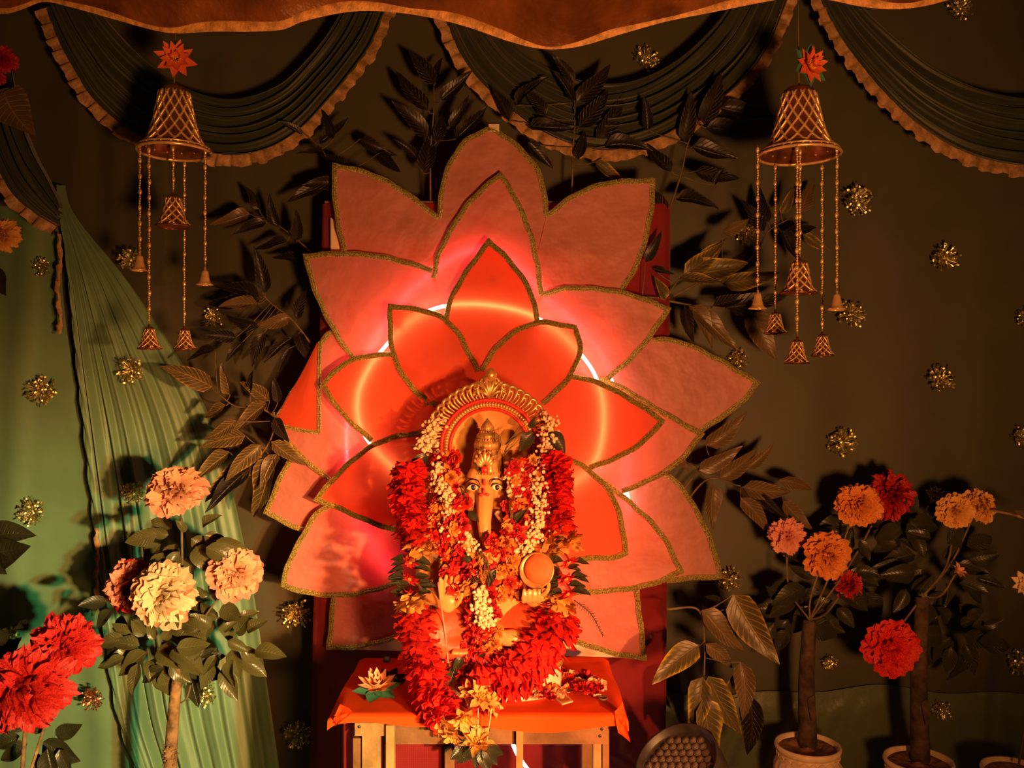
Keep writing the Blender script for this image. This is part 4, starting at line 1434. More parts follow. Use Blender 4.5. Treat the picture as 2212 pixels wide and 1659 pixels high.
tag(build(MB().lathe([(0, 0.002), (0.008, 0.003), (0.011, 0.006), (0.012, 0.005), (0.009, 0.0), (0, 0.0)], 20, Matrix.Translation(onT(1303, 1514) + Vector((0, 0, 0.003)))), 'metal_cup', M_lens, origin=onT(1303, 1514)), 'tiny shallow metal cup near the right front corner of the orange cloth', 'cup')
tag(build(MB().tube([onT(1282, 1508) + Vector((0, 0, 0.006)), onT(1290, 1507) + Vector((0, 0, 0.007)), onT(1299, 1509) + Vector((0, 0, 0.006))], [0.003, 0.004, 0.003], 8), 'stub', F_cream, origin=onT(1290, 1508)), 'short pale stub lying beside the tiny metal cup', 'stub')


# ------------------------------------------------------------------ hanging bell chimes
def bell_profile(t):
    """radius share at t = 0 (crown) .. 1 (lip)"""
    pts = ((0, .36), (.08, .40), (.3, .47), (.55, .56), (.75, .66), (.87, .78), (.95, .93), (1, 1.0))
    for (a, ra), (b, rb) in zip(pts, pts[1:]):
        if t <= b:
            return ra + (rb - ra) * (t - a) / (b - a)
    return 1.0


def lattice(mb, r, h, n, tube, turns, zt, studs=0.0):
    for sgn in (-1, 1):
        for k in range(n):
            q = []
            for i in range(19):
                t = 0.06 + 0.90 * i / 18
                a = 2 * PI * k / n + sgn * turns * 2 * PI * t
                rr = bell_profile(t) * r + tube * 0.5
                q.append(Vector((rr * math.cos(a), rr * math.sin(a), zt - h * t)))
            mb.tube(q, tube, 4)
    if studs:
        m = int(2 * turns * n * 0.9)
        for j in range(m):
            t = 0.06 + (j + 0.5) / (2 * turns * n)
            if t > 0.96:
                break
            for k in range(n):
                a = 2 * PI * (k + 0.5 * ((j + 1) % 2)) / n
                rr = bell_profile(t) * r + tube * 0.2
                mb.ell((rr * math.cos(a), rr * math.sin(a), zt - h * t), (studs,) * 3, 6, 4)
    return mb


def shell(mb, r, h, zt, n=28):
    prof = [(0.001, zt + r * 0.10), (r * 0.16, zt + r * 0.09), (r * 0.30, zt + r * 0.04)]
    prof += [(bell_profile(i / 12) * r, zt - h * i / 12) for i in range(13)]
    prof += [(bell_profile(1) * r * 0.97, zt - h * 0.995)] + [(bell_profile(i / 8) * r * 0.93, zt - h * i / 8) for i in range(7, -1, -1)]
    mb.lathe(prof, n)
    return mb


# stock little bells, crown loop at the origin, hanging down
def little(r, h, lat):
    mb = shell(MB(), r, h, -0.010, 18)
    mb.lathe([(0.001, 0.0), (0.0032, -0.001), (0.0032, -0.009), (0.005, -0.011)], 8)
    mb.tube([Vector((r * math.cos(a), r * math.sin(a), -0.010 - h)) for a in [2 * PI * i / 18 for i in range(19)]], r * 0.07, 5)
    lm = lattice(MB(), r, h, 8, r * 0.060, 0.42, -0.010).mesh('little_lattice', M_gold) if lat else None
    return mb.mesh('little_bell', M_golddark if lat else M_gold), lm


BELL = {'big': little(0.043, 0.078, True), 'lat': little(0.0285, 0.052, True), 'plain': little(0.0215, 0.036, False)}


def string_mesh(L, seed):
    r = random.Random(seed)
    mb = MB()
    mb.tube([(0, 0, 0), (0, 0, -L)], 0.0008, 4)
    z = 0.004
    k = 0
    while z < L - 0.012:
        big = k % 5 == 0
        h = 0.016 if big else 0.006
        w = 0.0050 if big else 0.0030
        mb.ell((r.uniform(-.0008, .0008), r.uniform(-.0008, .0008), -z - h / 2), (w, w * 0.8, h / 2 * 0.98), 6, 5)
        z += h
        k += 1
    return mb.mesh('bead_string', M_gold)


def chime(cx, rimy, topy, rw, Y, label, strings, flower, fr, fface, lat_turns, group='bell chimes'):
    top, rim = P(cx, topy, Y), P(cx, rimy, Y)
    r = rw * Y / FPX
    h = top.z - rim.z
    ax = Vector((rim.x, Y, 0))
    root = thing('bell_chime', (rim.x, Y, top.z), label, 'bell chime', group)
    Mo = Matrix.Translation((rim.x, Y, 0))

    def moved(mb):
        mb.v = [Mo @ p for p in mb.v]
        return mb
    bell = build(moved(shell(MB(), r, h, top.z, 40)), 'bell', M_golddark, root)
    build(moved(lattice(MB(), r, h, 13, 0.0034, lat_turns, top.z, 0.0052)), 'lattice', M_gold, bell, kind='stuff')
    mr = MB()
    mr.tube([ax + Vector((r * 1.0 * math.cos(a), r * 1.0 * math.sin(a), rim.z)) for a in [2 * PI * i / 48 for i in range(49)]], 0.0042, 6)
    mr.tube([ax + Vector((r * 0.955 * math.cos(a), r * 0.955 * math.sin(a), rim.z + 0.010)) for a in [2 * PI * i / 48 for i in range(49)]], 0.0024, 6)
    build(mr, 'lip_ring', M_gold, bell)
    # hanging cord up to the canopy
    build(MB().tube([top + Vector((0, 0, 0.005)), Vector((rim.x, Y + 0.01, 2.35))], 0.0015, 6), 'hanging_cord', M_stem, root)
    for i, (px, y1, kind, dep) in enumerate(strings):
        a = P(px, rimy + (0 if dep < 0 else -2), Y)
        x = a.x - rim.x
        dy = dep * math.sqrt(max(0.0, r * r - x * x)) if dep in (-1, 1) else dep * r
        xs = X(px, Y + dy)
        s = Vector((xs, Y + dy, rim.z + (0.0 if dep in (-1, 1) else 0.02)))
        zb = CAMZ - (y1 - 829.5) / FPX * (Y + dy)
        L = s.z - zb
        st = inst(string_mesh(L, i + int(cx)), 'bead_string', root, Matrix.Translation(s))
        bo = inst(BELL[kind][0], 'little_bell', root, Matrix.Translation(s - Vector((0, 0, L))) @ Matrix.Rotation(R.uniform(0, 3), 4, 'Z') @ Matrix.Rotation(R.uniform(-.06, .06), 4, 'X'))
        if BELL[kind][1]:
            inst(BELL[kind][1], 'lattice', bo, Matrix.Identity(4), local=True)['kind'] = 'stuff'
    paperlotus(root, P(flower[0], flower[1], Y - 0.02), fr, fface, F_lotus, 'paper_lotus', sepals=(cx > 1000), els=(0.0, 0.42, 0.95))
    return root


chime(377, 328, 192, 76, 2.30, 'gold lattice bell with five strings of small bells hanging on the left', ((302, 545, 'plain', -0.4), (322, 700, 'lat', -1), (374, 416, 'big', 0.0), (398, 704, 'lat', 1), (443, 577, 'plain', 0.35)), (381, 130), 0.053, (0.25, -1, 0.05), 0.30)
chime(1726, 335, 195, 86, 2.20, 'gold lattice bell with hanging strings of small bells on the right', ((1637, 626, 'plain', -0.2), (1675, 668, 'lat', 1), (1722, 727, 'lat', -1), (1728, 556, 'big', 0.0), (1776, 716, 'lat', 1), (1808, 628, 'plain', -0.2)), (1748, 143), 0.050, (0.5, -1, 0.1), 0.30)


# ------------------------------------------------------------------ tinsel pom-poms pinned on the cloth
def pom_mesh(seed, m):
    r = random.Random(seed)
    mb = MB()
    for i in range(120):
        a, q = r.uniform(0, 2 * PI), math.sqrt(r.random()) * 0.95
        d = Vector((q * math.cos(a), q * math.sin(a), r.uniform(0.1, 0.55)))
        w = d * 0.25
        up = Vector((r.uniform(-1, 1), r.uniform(-1, 1), r.uniform(-1, 1)))
        M = frame(d - w, up, w)
        L = (d - w).length
        mb.grid([[M @ Vector((0, -0.007, 0)), M @ Vector((0, 0.007, 0))], [M @ Vector((L * 0.75, -0.007, 0.03)), M @ Vector((L * 0.75, 0.007, -0.03))]])
        # curled glittering end
        M2 = frame(Vector((r.uniform(-1, 1), r.uniform(-1, 1), r.uniform(-.2, 1))), Vector((r.uniform(-1, 1), r.uniform(-1, 1), 1)), w + (d - w) * 0.78)
        e = r.uniform(0.12, 0.22)
        ww = r.uniform(0.04, 0.07)
        mb.grid([[M2 @ Vector((0, -ww, 0)), M2 @ Vector((0, ww, 0))], [M2 @ Vector((e * .5, -ww, 0.035)), M2 @ Vector((e * .5, ww, 0.035))], [M2 @ Vector((e, -ww * .6, 0.01)), M2 @ Vector((e, ww * .6, 0.01))]])
    mb.ell((0, 0, 0.1), (0.12, 0.12, 0.1), 6, 4)
    return mb.mesh('tinsel', m, smooth=False)


POM = [pom_mesh(s, M_foil) for s in (1, 2, 3, 4)]
POMR = pom_mesh(9, M_foilred)
poms = [((97, 578), 26, 'beside the brown ribbon on the left'), ((92, 842), 38, 'in the upper middle of the left green cloth'), ((73, 1105), 36, 'on the left cloth above the dark leaf at the picture edge'),
        ((287, 800), 36, 'on the green curtain under the left bell chime'), ((296, 1062), 32, 'left of the topmost peony'), ((284, 562), 30, 'in shade behind the strings of the left bell chime'),
        ((480, 1185), 34, 'above the right-hand peony of the left tree'), ((206, 1508), 32, 'red tinged, beside the two red peonies'), ((448, 1492), 36, 'beside the trunk of the left peony tree'),
        ((22, 1372), 28, 'above the big red peony at the left edge'), ((642, 1322), 38, 'in the dark left of the lower lotus petals'), ((645, 1582), 38, 'in the dark beside the foot of the maroon board on the left'),
        ((1395, 132), 34, 'above the dark leaves right of the canopy dip'), ((1848, 434), 40, 'touching the outermost string of the right bell chime'), ((2037, 558), 36, 'high on the plain cloth under the right swag'),
        ((2027, 820), 38, 'brightest one on the plain cloth at the right'), ((1836, 680), 36, 'beside the lowest little bells of the right chime'), ((1816, 955), 36, 'on the plain cloth above the right peonies'),
        ((1594, 776), 26, 'at the upper edge of the rightmost petal'), ((2016, 1072), 28, 'between the crimson and the yellow peonies'), ((2030, 1532), 26, 'low on the cloth between the two right pots'),
        ((1578, 1250), 30, 'dark one at the lowest right petal tip'), ((2074, 20), 32, 'in shade at the top right corner'), ((2214, 688), 26, 'cut by the right edge, upper one'),
        ((2202, 942), 26, 'cut by the right edge, lower one'), ((2204, 1430), 34, 'dark one at the right edge above the third pot'), ((462, 688), 26, 'among the dark leaves below the left chime'),
        ((1612, 505), 30, 'among the leaves left of the right bell chime'), ((1792, 1428), 20, 'tiny one between the two right trunks')]
for i, ((x, y), r, where) in enumerate(poms):
    Y = 2.735 if 400 < y < 1350 or x > 700 else 2.66
    if x < 330:
        Y = 2.718 if x < 140 else 2.672
    if 600 < x < 660:
        Y = 2.73
    f = Vector((R.uniform(-.3, .3), -1, R.uniform(-.25, .25)))
    o = inst(POMR if i == 7 else POM[i % 4], 'tinsel_pompom', None, zframe(f, P(x, y, Y), r * Y / FPX, R.uniform(0, 6)))
    tag(o, ('gold tinsel pompom ' + where) if i != 7 else 'red and gold tinsel pompom beside the two red peonies', 'pompom', 'tinsel pompoms on the cloth')


# ------------------------------------------------------------------ leafy sprays round the lotus
def spray(label, Y, stem, leaves, Yend=None, group='artificial leaf sprays'):
    """stem: list of px points; leaves: (bx, by, tx, ty, kind[, width])"""
    root = thing('leaf_spray', P(*stem[0], Y), label, 'leaf spray', group)
    sc_ = catmull([P(x, y, Y + 0.01) for x, y in stem], 8)
    mb = MB().tube(sc_, [0.0034 - 0.0018 * i / (len(sc_) - 1) for i in range(len(sc_))], 6)
    for l in leaves:
        bx, by, tx, ty, kind = l[:5]
        w = l[5] if len(l) > 5 else None
        yb = Y + R.uniform(-0.02, 0.01)
        base, tip = P(bx, by, yb), P(tx, ty, yb + R.uniform(-0.045, 0.03))
        near = min(sc_, key=lambda p: (p - base).length)
        mb.tube(catmull([near, near.lerp(base, .6) + Vector((0, 0, -0.004)), base], 4), 0.0014, 5)
        leaf_to(root, base, tip, kind, width=w)
    build(mb, 'stem', M_stem, root)
    return root


D, B, Yw, Br = 'dark', 'bronze', 'yellow', 'brown'
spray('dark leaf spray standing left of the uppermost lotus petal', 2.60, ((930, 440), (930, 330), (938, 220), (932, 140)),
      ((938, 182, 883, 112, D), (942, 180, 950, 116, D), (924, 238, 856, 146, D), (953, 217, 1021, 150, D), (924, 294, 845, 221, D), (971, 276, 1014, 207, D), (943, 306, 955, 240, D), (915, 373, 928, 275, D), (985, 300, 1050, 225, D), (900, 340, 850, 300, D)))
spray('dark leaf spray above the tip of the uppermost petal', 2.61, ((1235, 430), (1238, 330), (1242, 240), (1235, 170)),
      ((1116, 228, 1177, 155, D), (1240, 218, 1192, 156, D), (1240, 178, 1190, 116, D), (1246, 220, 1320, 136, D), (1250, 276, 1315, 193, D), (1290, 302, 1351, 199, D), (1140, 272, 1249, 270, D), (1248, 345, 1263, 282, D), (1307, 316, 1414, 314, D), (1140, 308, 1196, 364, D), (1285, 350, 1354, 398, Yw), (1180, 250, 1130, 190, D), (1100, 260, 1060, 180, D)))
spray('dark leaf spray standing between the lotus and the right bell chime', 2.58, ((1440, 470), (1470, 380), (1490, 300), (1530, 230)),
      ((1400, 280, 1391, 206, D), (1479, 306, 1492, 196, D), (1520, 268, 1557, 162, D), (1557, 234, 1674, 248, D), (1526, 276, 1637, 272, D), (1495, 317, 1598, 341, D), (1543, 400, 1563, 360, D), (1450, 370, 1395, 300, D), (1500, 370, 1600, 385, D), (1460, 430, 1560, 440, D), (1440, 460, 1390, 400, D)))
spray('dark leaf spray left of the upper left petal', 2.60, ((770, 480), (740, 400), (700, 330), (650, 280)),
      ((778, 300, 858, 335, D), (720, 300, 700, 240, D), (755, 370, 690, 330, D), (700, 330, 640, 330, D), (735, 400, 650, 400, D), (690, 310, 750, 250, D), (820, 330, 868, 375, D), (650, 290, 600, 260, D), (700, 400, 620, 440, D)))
spray('brown leaf spray reaching towards the middle bell of the left chime', 2.62, ((690, 560), (620, 500), (570, 470)),
      ((540, 462, 449, 478, Br, 1.1), (560, 452, 528, 402, D), (575, 480, 500, 505, D), (600, 490, 580, 420, D), (620, 520, 545, 530, D), (640, 520, 640, 450, D), (660, 560, 590, 560, D)))
spray('blackish leaf spray left of the lotus beside the small plain bell', 2.58, ((670, 740), (630, 690), (580, 650), (560, 620)),
      ((573, 633, 547, 531, D, .9), (560, 640, 455, 612, D), (560, 649, 438, 645, D), (557, 656, 470, 662, Br), (560, 706, 480, 682, D), (626, 686, 548, 702, Br), (510, 729, 431, 724, D), (570, 719, 543, 793, D), (632, 729, 568, 780, D), (626, 752, 600, 806, D), (524, 739, 489, 783, D), (640, 690, 665, 620, D), (645, 720, 680, 790, D)))
spray('gold veined leaf spray pointing left under the left bell chime', 2.50, ((600, 905), (560, 880), (510, 878), (470, 850)),
      ((464, 754, 400, 776, D), (459, 836, 350, 791, B, 1.15), (497, 852, 476, 785, B, 1.1), (582, 866, 516, 824, B), (487, 875, 431, 900, B), (577, 871, 503, 938, B), (540, 850, 545, 800, D), (600, 870, 590, 810, D)))
spray('gold veined leaf spray hanging in front of the left petal tips', 2.46, ((592, 890), (588, 940), (565, 980), (530, 1010)),
      ((593, 902, 626, 955, D, 1.3), (587, 954, 664, 1008, B), (510, 908, 434, 952, B), (530, 941, 437, 965, B), (563, 961, 487, 1042, B), (497, 977, 420, 1040, B, 1.1), (590, 988, 527, 1122, B, 1.1), (565, 985, 490, 1042, B), (545, 1000, 440, 1085, B), (600, 980, 560, 1060, B), (540, 1010, 450, 1110, D)))
spray('yellow edged leaf spray between the lotus and the right chime', 2.54, ((1380, 640), (1437, 640), (1475, 598), (1560, 575)),
      ((1502, 568, 1567, 517, Yw), (1479, 592, 1566, 520, Yw), (1479, 594, 1618, 566, Yw, 1.3), (1560, 613, 1686, 588, Yw), (1468, 597, 1560, 614, Yw), (1437, 648, 1414, 596, Yw, 1.3), (1560, 503, 1620, 472, Br, 1.2), (1395, 566, 1430, 500, D), (1412, 580, 1456, 594, D)))
spray('leaf spray with yellow margins behind the strings of the right chime', 2.62, ((1455, 640), (1540, 595), (1620, 560), (1660, 500), (1710, 470)),
      ((1688, 462, 1716, 398, Yw), (1730, 458, 1768, 390, Br), (1736, 506, 1795, 542, Yw), (1690, 500, 1730, 570, D), (1650, 500, 1600, 430, D), (1660, 480, 1640, 400, D), (1700, 520, 1770, 480, D)))
spray('drooping brown leaf spray right of the middle right petals', 2.57, ((1445, 650), (1500, 660), (1570, 665), (1620, 660)),
      ((1490, 660, 1545, 745, Br), (1500, 665, 1604, 756, Br), (1520, 668, 1575, 720, D), (1625, 668, 1681, 778, Br, 1.35), (1570, 665, 1700, 640, D), (1590, 670, 1645, 700, D), (1540, 660, 1620, 635, D), (1480, 665, 1500, 740, D)))
spray('thin dark leaf spray rising beside the rightmost petal tip', 2.60, ((1450, 1090), (1490, 1040), (1520, 1000), (1560, 980)),
      ((1525, 962, 1616, 891, Br), (1510, 1016, 1602, 961, Br), (1557, 1032, 1640, 967, Br), (1615, 1012, 1672, 957, Br), (1470, 985, 1488, 1020, Br), (1490, 1000, 1470, 960, D)))
spray('brown veined leaf spray leaning towards the right flowers', 2.58, ((1470, 1100), (1530, 1035), (1600, 1050), (1690, 1062)),
      ((1541, 1046, 1544, 1144, Br, 1.2), (1604, 1052, 1711, 1062, Br, 1.1), (1684, 1036, 1762, 1064, Br), (1600, 1075, 1665, 1158, Br), (1692, 1083, 1756, 1148, Br, 1.1), (1640, 1070, 1700, 1120, D)))
spray('hanging yellow edged leaf spray below the lowest right petal', 2.36, ((1440, 1316), (1509, 1318), (1522, 1397), (1521, 1500), (1540, 1600)),
      ((1584, 1284, 1682, 1430, B, 1.25), (1517, 1318, 1613, 1406, Br, 1.2), (1509, 1393, 1408, 1478, Yw, 1.2), (1525, 1391, 1588, 1450, Br, 1.1), (1517, 1463, 1483, 1594, Yw, 1.2), (1531, 1461, 1599, 1578, Yw, 1.2), (1521, 1508, 1558, 1650, Yw, 1.25), (1600, 1430, 1606, 1562, Br), (1570, 1500, 1590, 1450, Yw), (1620, 1500, 1612, 1640, D), (1560, 1300, 1520, 1290, D), (1575, 1310, 1610, 1300, D)))


# ------------------------------------------------------------------ potted silk peony trees
def stemto(mb, a, b_, r=0.0028, bend=0.01):
    mb.tube(catmull([a, a.lerp(b_, .5) + Vector((R.uniform(-bend, bend), 0, -bend)), b_], 5), r, 6)


def leaf_cluster(root, n, x0, y0, rx, ry, Y, kind, Lpx=(46, 78), down=0.2, yr=0.06):
    for i in range(n):
        a = i * 2.39996 + R.uniform(-.3, .3)
        q = math.sqrt((i + 0.5) / n)
        bx, by = x0 + rx * q * math.cos(a) * 0.75, y0 + ry * q * math.sin(a) * 0.75
        L = R.uniform(*Lpx)
        aa = a + R.uniform(-.6, .6)
        tx, ty = bx + L * math.cos(aa), by + L * (math.sin(aa) * 0.8 + down)
        yb = Y + R.uniform(-yr, yr)
        leaf_to(root, P(bx, by, yb), P(tx, ty, yb + R.uniform(-.04, .03)), kind, up=Vector((R.uniform(-.5, .5), -1, R.uniform(0, .9))))


# left tree
t = thing('peony_tree', P(370, 1700, 2.32), 'silk peony tree with four cream and pink blooms in front of the left curtain', 'artificial tree', 'silk peony trees')
YT = 2.32
tc_ = catmull([P(368, 1760, YT), P(368, 1659, YT), P(372, 1580, YT), (P(378, 1510, YT)), P(386, 1440, YT), P(392, 1400, YT)], 8)
build(MB().tube(tc_, [0.018 - 0.006 * i / (len(tc_) - 1) for i in range(len(tc_))], 12), 'trunk', M_bark, t)
kn = MB()
for i in range(60):
    a, z = R.uniform(PI, 2 * PI), R.uniform(0, 1)
    p = tc_[int(z * 14)]
    kn.ell(p + Vector((0.018 * math.cos(a), 0.018 * math.sin(a), 0)), (0.004, 0.004, 0.003), 5, 4)
build(kn, 'bark_knobs', M_bark, t, kind='stuff')
st = MB()
top = P(392, 1400, YT)
stemto(st, top, P(392, 1120, YT - 0.01), 0.0035)
stemto(st, top, P(362, 1300, YT - 0.03))
stemto(st, top, P(300, 1290, YT + 0.03))
stemto(st, top, P(485, 1275, YT))
stemto(st, P(388, 1520, YT), P(412, 1480, YT - 0.01), 0.0024)
build(st, 'stems', M_stem, t)
peony(t, P(383, 1066, YT - 0.02), 0.082, (0.1, -0.75, 0.65), F_peach, F_pink)
peony(t, P(290, 1262, YT + 0.06), 0.080, (-0.4, -0.8, 0.3), F_pink, F_crim)
peony(t, P(356, 1284, YT - 0.07), 0.088, (0.05, -1, 0.25), F_cream, F_peach)
peony(t, P(508, 1240, YT - 0.02), 0.074, (0.45, -0.75, 0.5), F_peach, F_pink)
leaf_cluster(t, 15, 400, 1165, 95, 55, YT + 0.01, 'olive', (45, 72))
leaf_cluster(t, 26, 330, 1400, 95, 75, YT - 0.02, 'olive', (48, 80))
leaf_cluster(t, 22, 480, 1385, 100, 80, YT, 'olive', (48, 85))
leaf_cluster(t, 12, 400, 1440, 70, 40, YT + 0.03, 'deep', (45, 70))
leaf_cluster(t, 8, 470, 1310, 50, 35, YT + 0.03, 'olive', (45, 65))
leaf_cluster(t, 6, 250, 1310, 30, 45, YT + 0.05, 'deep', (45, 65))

# red peonies at the lower left corner
t = thing('red_peony_plant', P(50, 1720, 2.1), 'pair of large red silk peonies in the lower left corner of the picture', 'artificial plant')
st = MB()
stemto(st, P(42, 1760, 2.1), P(60, 1500, 2.1), 0.005)
stemto(st, P(42, 1740, 2.12), P(140, 1420, 2.16), 0.004)
build(st, 'stems', M_bark, t)
pompeony(t, P(62, 1482, 2.08), 0.100, (0.0, -1, 0.15), F_redp)
pompeony(t, P(142, 1396, 2.16), 0.076, (0.45, -0.9, 0.2), F_redp)
leaf_cluster(t, 9, 80, 1600, 80, 45, 2.14, 'deep', (60, 90))
leaf_cluster(t, 7, 60, 1370, 60, 25, 2.18, 'deep', (45, 70))

# bits of the plant that hangs in at the left edge
t = thing('leafy_twig', P(-30, 1180, 2.15), 'dark leafy twig poking in at the left edge halfway down', 'twig')
build(MB().tube([P(-60, 1220, 2.15), P(-10, 1190, 2.15)], 0.003, 6), 'stem', M_stem, t)
for a, b_ in (((-20, 1195), (72, 1178)), ((-20, 1160), (60, 1150)), ((-25, 1215), (38, 1212)), ((-30, 1180), (20, 1240))):
    leaf_to(t, P(*a, 2.15), P(*b_, 2.12), 'deep', width=1.0)
t = thing('hanging_flower_string', P(-20, 300, 2.35), 'brown leaf with red and yellow flowers hanging down the left edge of the picture', 'flower string')
build(MB().tube([P(-25, -40, 2.4), P(-20, 130, 2.4), P(-14, 300, 2.4), P(-15, 520, 2.4)], 0.003, 6), 'cord', M_stem, t)
inst(core_mesh('pom', F_crim), 'crimson_bloom', t, zframe((0.4, -1, 0), P(8, 130, 2.38), 0.034))
inst(core_mesh('pom', F_crim), 'crimson_bloom', t, zframe((0.4, -1, 0), P(-8, 168, 2.37), 0.022))
inst(core_mesh('pom', F_yellow), 'yellow_bloom', t, zframe((0.3, -1, 0), P(8, 508, 2.38), 0.042))
leaf_to(t, P(8, 200, 2.39), P(74, 290, 2.36), 'brown', width=2.0)
leaf_to(t, P(-5, 195, 2.40), P(40, 270, 2.38), 'brown', width=1.6)
leaf_to(t, P(-10, 580, 2.40), P(16, 640, 2.38), 'deep', width=1.0)


def pot(cx, ry, Y, label, wpx=68, full=True):
    """fluted plaster urn with rolled rim, standing on the floor"""
    c = P(cx, ry, Y)
    r = wpx * Y / FPX
    H = c.z - 0.03
    root = thing('plaster_pot', (c.x, Y, 0.03), label, 'pot', 'plaster flower pots')
    M = Matrix.Translation((c.x, Y, 0))
    z = c.z
    build(MB().lathe([(r * 0.90, z - 0.02), (r * 0.93, z - 0.002), (r * 1.0, z), (r * 1.03, z - 0.008), (r * 1.0, z - 0.016), (r * 0.93, z - 0.022)], 48, M), 'rim', M_pot, root)
    build(MB().lathe([(r * 0.92, z - 0.021), (r * 0.95, z - 0.034), (r * 0.94, z - 0.042)], 48, M), 'frieze_band', M_pot, root)
    orn = MB()
    for i in range(22):
        a = 2 * PI * i / 22
        tv = Vector((-math.sin(a), math.cos(a), 0))
        p = Vector((c.x + r * 0.955 * math.cos(a), Y + r * 0.955 * math.sin(a), z - 0.030))
        orn.tube(catmull([p - tv * 0.012 + Vector((0, 0, -.003)), p + Vector((0, 0, 0.004)), p + tv * 0.012 + Vector((0, 0, -.003))], 4), 0.0018, 5)
    build(orn, 'frieze_scrolls', M_pot, root, kind='stuff')
    hh = max(0.06, H - 0.045)
    pr = [(r * 0.94, z - 0.042), (r * 1.02, z - 0.055), (r * 1.06, z - 0.045 - hh * 0.3), (r * 0.98, z - 0.045 - hh * 0.6), (r * 0.72, z - 0.045 - hh * 0.88), (r * 0.78, 0.04), (r * 0.82, 0.03), (0.001, 0.03)]
    build(MB().lathe(pr, 88, M, flute=lambda a, zz: 0.025 * math.cos(22 * a) if 0.06 < zz < z - 0.045 else 0), 'bowl', M_pot, root)
    sl = []
    for k in range(7):
        q = r * 0.91 * (1 - k / 6) + 0.0005
        sl.append((q, z - 0.016 + 0.006 * math.sin(k * 1.3)))
    build(MB().lathe(sl, 28, M, flute=lambda a, zz: 0.04 * math.sin(3 * a + zz * 90)), 'filling', M_soil, root)
    return root


pot(1745, 1606, 2.45, 'whole fluted plaster pot nearer the lotus, below the orange peonies')
pot(1984, 1638, 2.42, 'fluted plaster pot in the middle, under the red peony', 70)
pot(2192, 1660, 2.35, 'plaster pot just showing in the lower right corner', 66)


def tree(cx, ybase, Y, label, trunk_top, blooms, clusters):
    root = thing('peony_tree', P(cx, ybase, Y) , label, 'artificial tree', 'silk peony trees')
    c = catmull([P(cx, ybase + 10, Y), P(cx - 3, (ybase + trunk_top) / 2, Y), P(cx + 4, trunk_top, Y)], 10)
    build(MB().tube(c, [0.026 - 0.008 * i / (len(c) - 1) for i in range(len(c))], 12), 'trunk', M_darkbark, root)
    st = MB()
    for b_ in blooms:
        stemto(st, c[-1], P(b_[0], b_[1], Y + b_[2] + 0.03), 0.003, 0.03)
    build(st, 'stems', M_stem, root)
    for x, y, dy, r, f, mc, mp, kind in blooms:
        if kind == 'peony':
            peony(root, P(x, y, Y + dy), r, f, mc, mp)
        elif kind == 'star':
            starflower(root, P(x, y, Y + dy), r, f, mc, 'flower', 8, 0.5)
        else:
            pompeony(root, P(x, y, Y + dy), r, f, mc)
    for n, x, y, rx, ry in clusters:
        leaf_cluster(root, n, x, y, rx, ry, Y + 0.085, 'deep', (48, 80))
    # torn bark flap on the trunk
    p = c[6]
    build(MB().grid([[p + Vector((-0.006, -0.026, 0.03)), p + Vector((0.012, -0.027, 0.04))], [p + Vector((-0.004, -0.032, 0)), p + Vector((0.016, -0.030, 0))], [p + Vector((0.002, -0.034, -0.03)), p + Vector((0.014, -0.030, -0.03))]]), 'bark_flap', M_darkbark, root)
    return root


tree(1745, 1600, 2.48, 'dark silk tree with orange and crimson peonies in the pot nearest the lotus', 1340,
     ((1852, 1092, 0.02, 0.070, (-0.2, -1, 0.3), F_orange, F_orange, 'peony'), (1918, 1072, 0.06, 0.066, (0.3, -1, 0.4), F_crim, F_crim, 'pom'), (1782, 1196, -0.02, 0.072, (0.1, -1, 0.1), F_orange, F_orange, 'peony'), (1700, 1158, 0.04, 0.050, (-0.3, -1, 0), F_pink, F_pink, 'pom'), (1830, 1262, 0.05, 0.04, (0.2, -1, 0), F_crim, F_crim, 'pom')),
     ((24, 1790, 1260, 110, 110), (10, 1860, 1130, 70, 60), (10, 1720, 1330, 70, 60)))
tree(1988, 1632, 2.45, 'dark silk tree with one red and two yellow peonies in the middle pot', 1290,
     ((1922, 1396, -0.05, 0.080, (-0.1, -1, 0.05), F_red, F_red, 'peony'), (2064, 1104, 0.03, 0.052, (-0.5, -1, 0.2), F_yellow, F_yellow, 'peony'), (2112, 1092, 0.04, 0.052, (0.3, -1, 0.5), F_yellow, F_yellow, 'peony'), (2066, 1236, 0.0, 0.034, (0.3, -0.8, 0.7), F_peach, F_peach, 'star')),
     ((26, 2030, 1230, 120, 120), (14, 2070, 1370, 80, 60), (8, 1960, 1130, 60, 50)))
t = thing('white_flower', P(2215, 1262, 2.3), 'white flower cut by the right edge above the third pot', 'flower')
starflower(t, P(2218, 1262, 2.3), 0.05, (-0.6, -0.9, 0.2), F_cream, 'blossom', 10, 0.5)
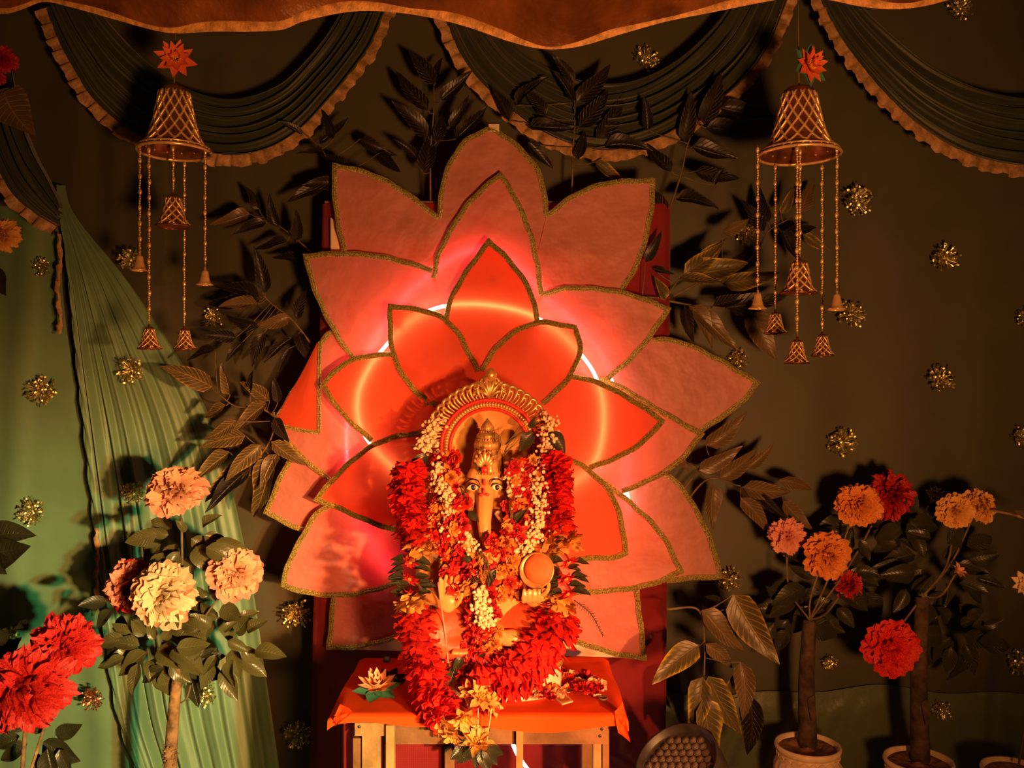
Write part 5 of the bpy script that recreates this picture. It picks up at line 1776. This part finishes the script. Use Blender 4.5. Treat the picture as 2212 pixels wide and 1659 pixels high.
build(MB().tube([P(2222, 1262, 2.31), P(2235, 1450, 2.34), P(2200, 1655, 2.35)], 0.003, 6), 'stem', M_stem, t)
t = thing('bare_twig', P(2150, 1105, 2.4), 'thin brown twig reaching in from the right edge beside the yellow peonies', 'twig')
build(MB().tube([P(2250, 1130, 2.38), P(2190, 1112, 2.4), P(2145, 1103, 2.42)], [0.0045, 0.004, 0.003], 6), 'twig', M_bark, t)
leaf_to(t, P(2225, 1118, 2.38), P(2188, 1102, 2.37), 'brown', width=1.0)

# ------------------------------------------------------------------ LED stage lamp lying at the foot of the board
fd = Vector((-0.48, -0.36, 0.80)).normalized()
lc = P(1466, 1652, 2.14)
lamp = thing('stage_lamp', P(1470, 1720, 2.3), 'black stage lamp with rows of lenses at the foot of the maroon board', 'stage lamp')
Mz = zframe(fd, lc, 1.0, 0.4)
build(MB().lathe([(0.001, -0.004), (0.092, -0.004), (0.098, 0.0), (0.102, 0.016), (0.106, 0.018), (0.106, -0.02), (0.100, -0.10), (0.07, -0.15), (0.001, -0.155)], 44, Mz), 'housing', M_darkmetal, lamp)
ln = MB().lathe([(0.001, 0.0035), (0.0052, 0.003), (0.0075, 0.0012), (0.0082, 0.0005), (0.0088, 0.002), (0.0094, 0.0005), (0.0094, -0.002)], 14).mesh('lens', M_lens)
for i in range(-6, 7):
    for j in range(-6, 7):
        x, y = (i + 0.5 * (j % 2)) * 0.0205, j * 0.0178
        if x * x + y * y < 0.083 ** 2:
            inst(ln, 'lens', lamp, Mz @ Matrix.Translation((x, y, -0.003)))
br = MB()
pr = [Mz @ Vector((0.112 * math.cos(a), 0.112 * math.sin(a), 0.004)) for a in [0.9 + 1.5 * i / 20 for i in range(21)]]
pr2 = [Mz @ Vector((0.110 * math.cos(a), 0.110 * math.sin(a), -0.03)) for a in [0.9 + 1.5 * i / 20 for i in range(21)]]
br.grid([pr, pr2])
build(br, 'bracket', M_darkmetal, lamp)
build(MB().tube([lc - fd * 0.14, lc - fd * 0.16 + Vector((0, 0.02, -0.1)), P(1470, 1900, 2.3)], 0.008, 8), 'foot', M_darkmetal, lamp)
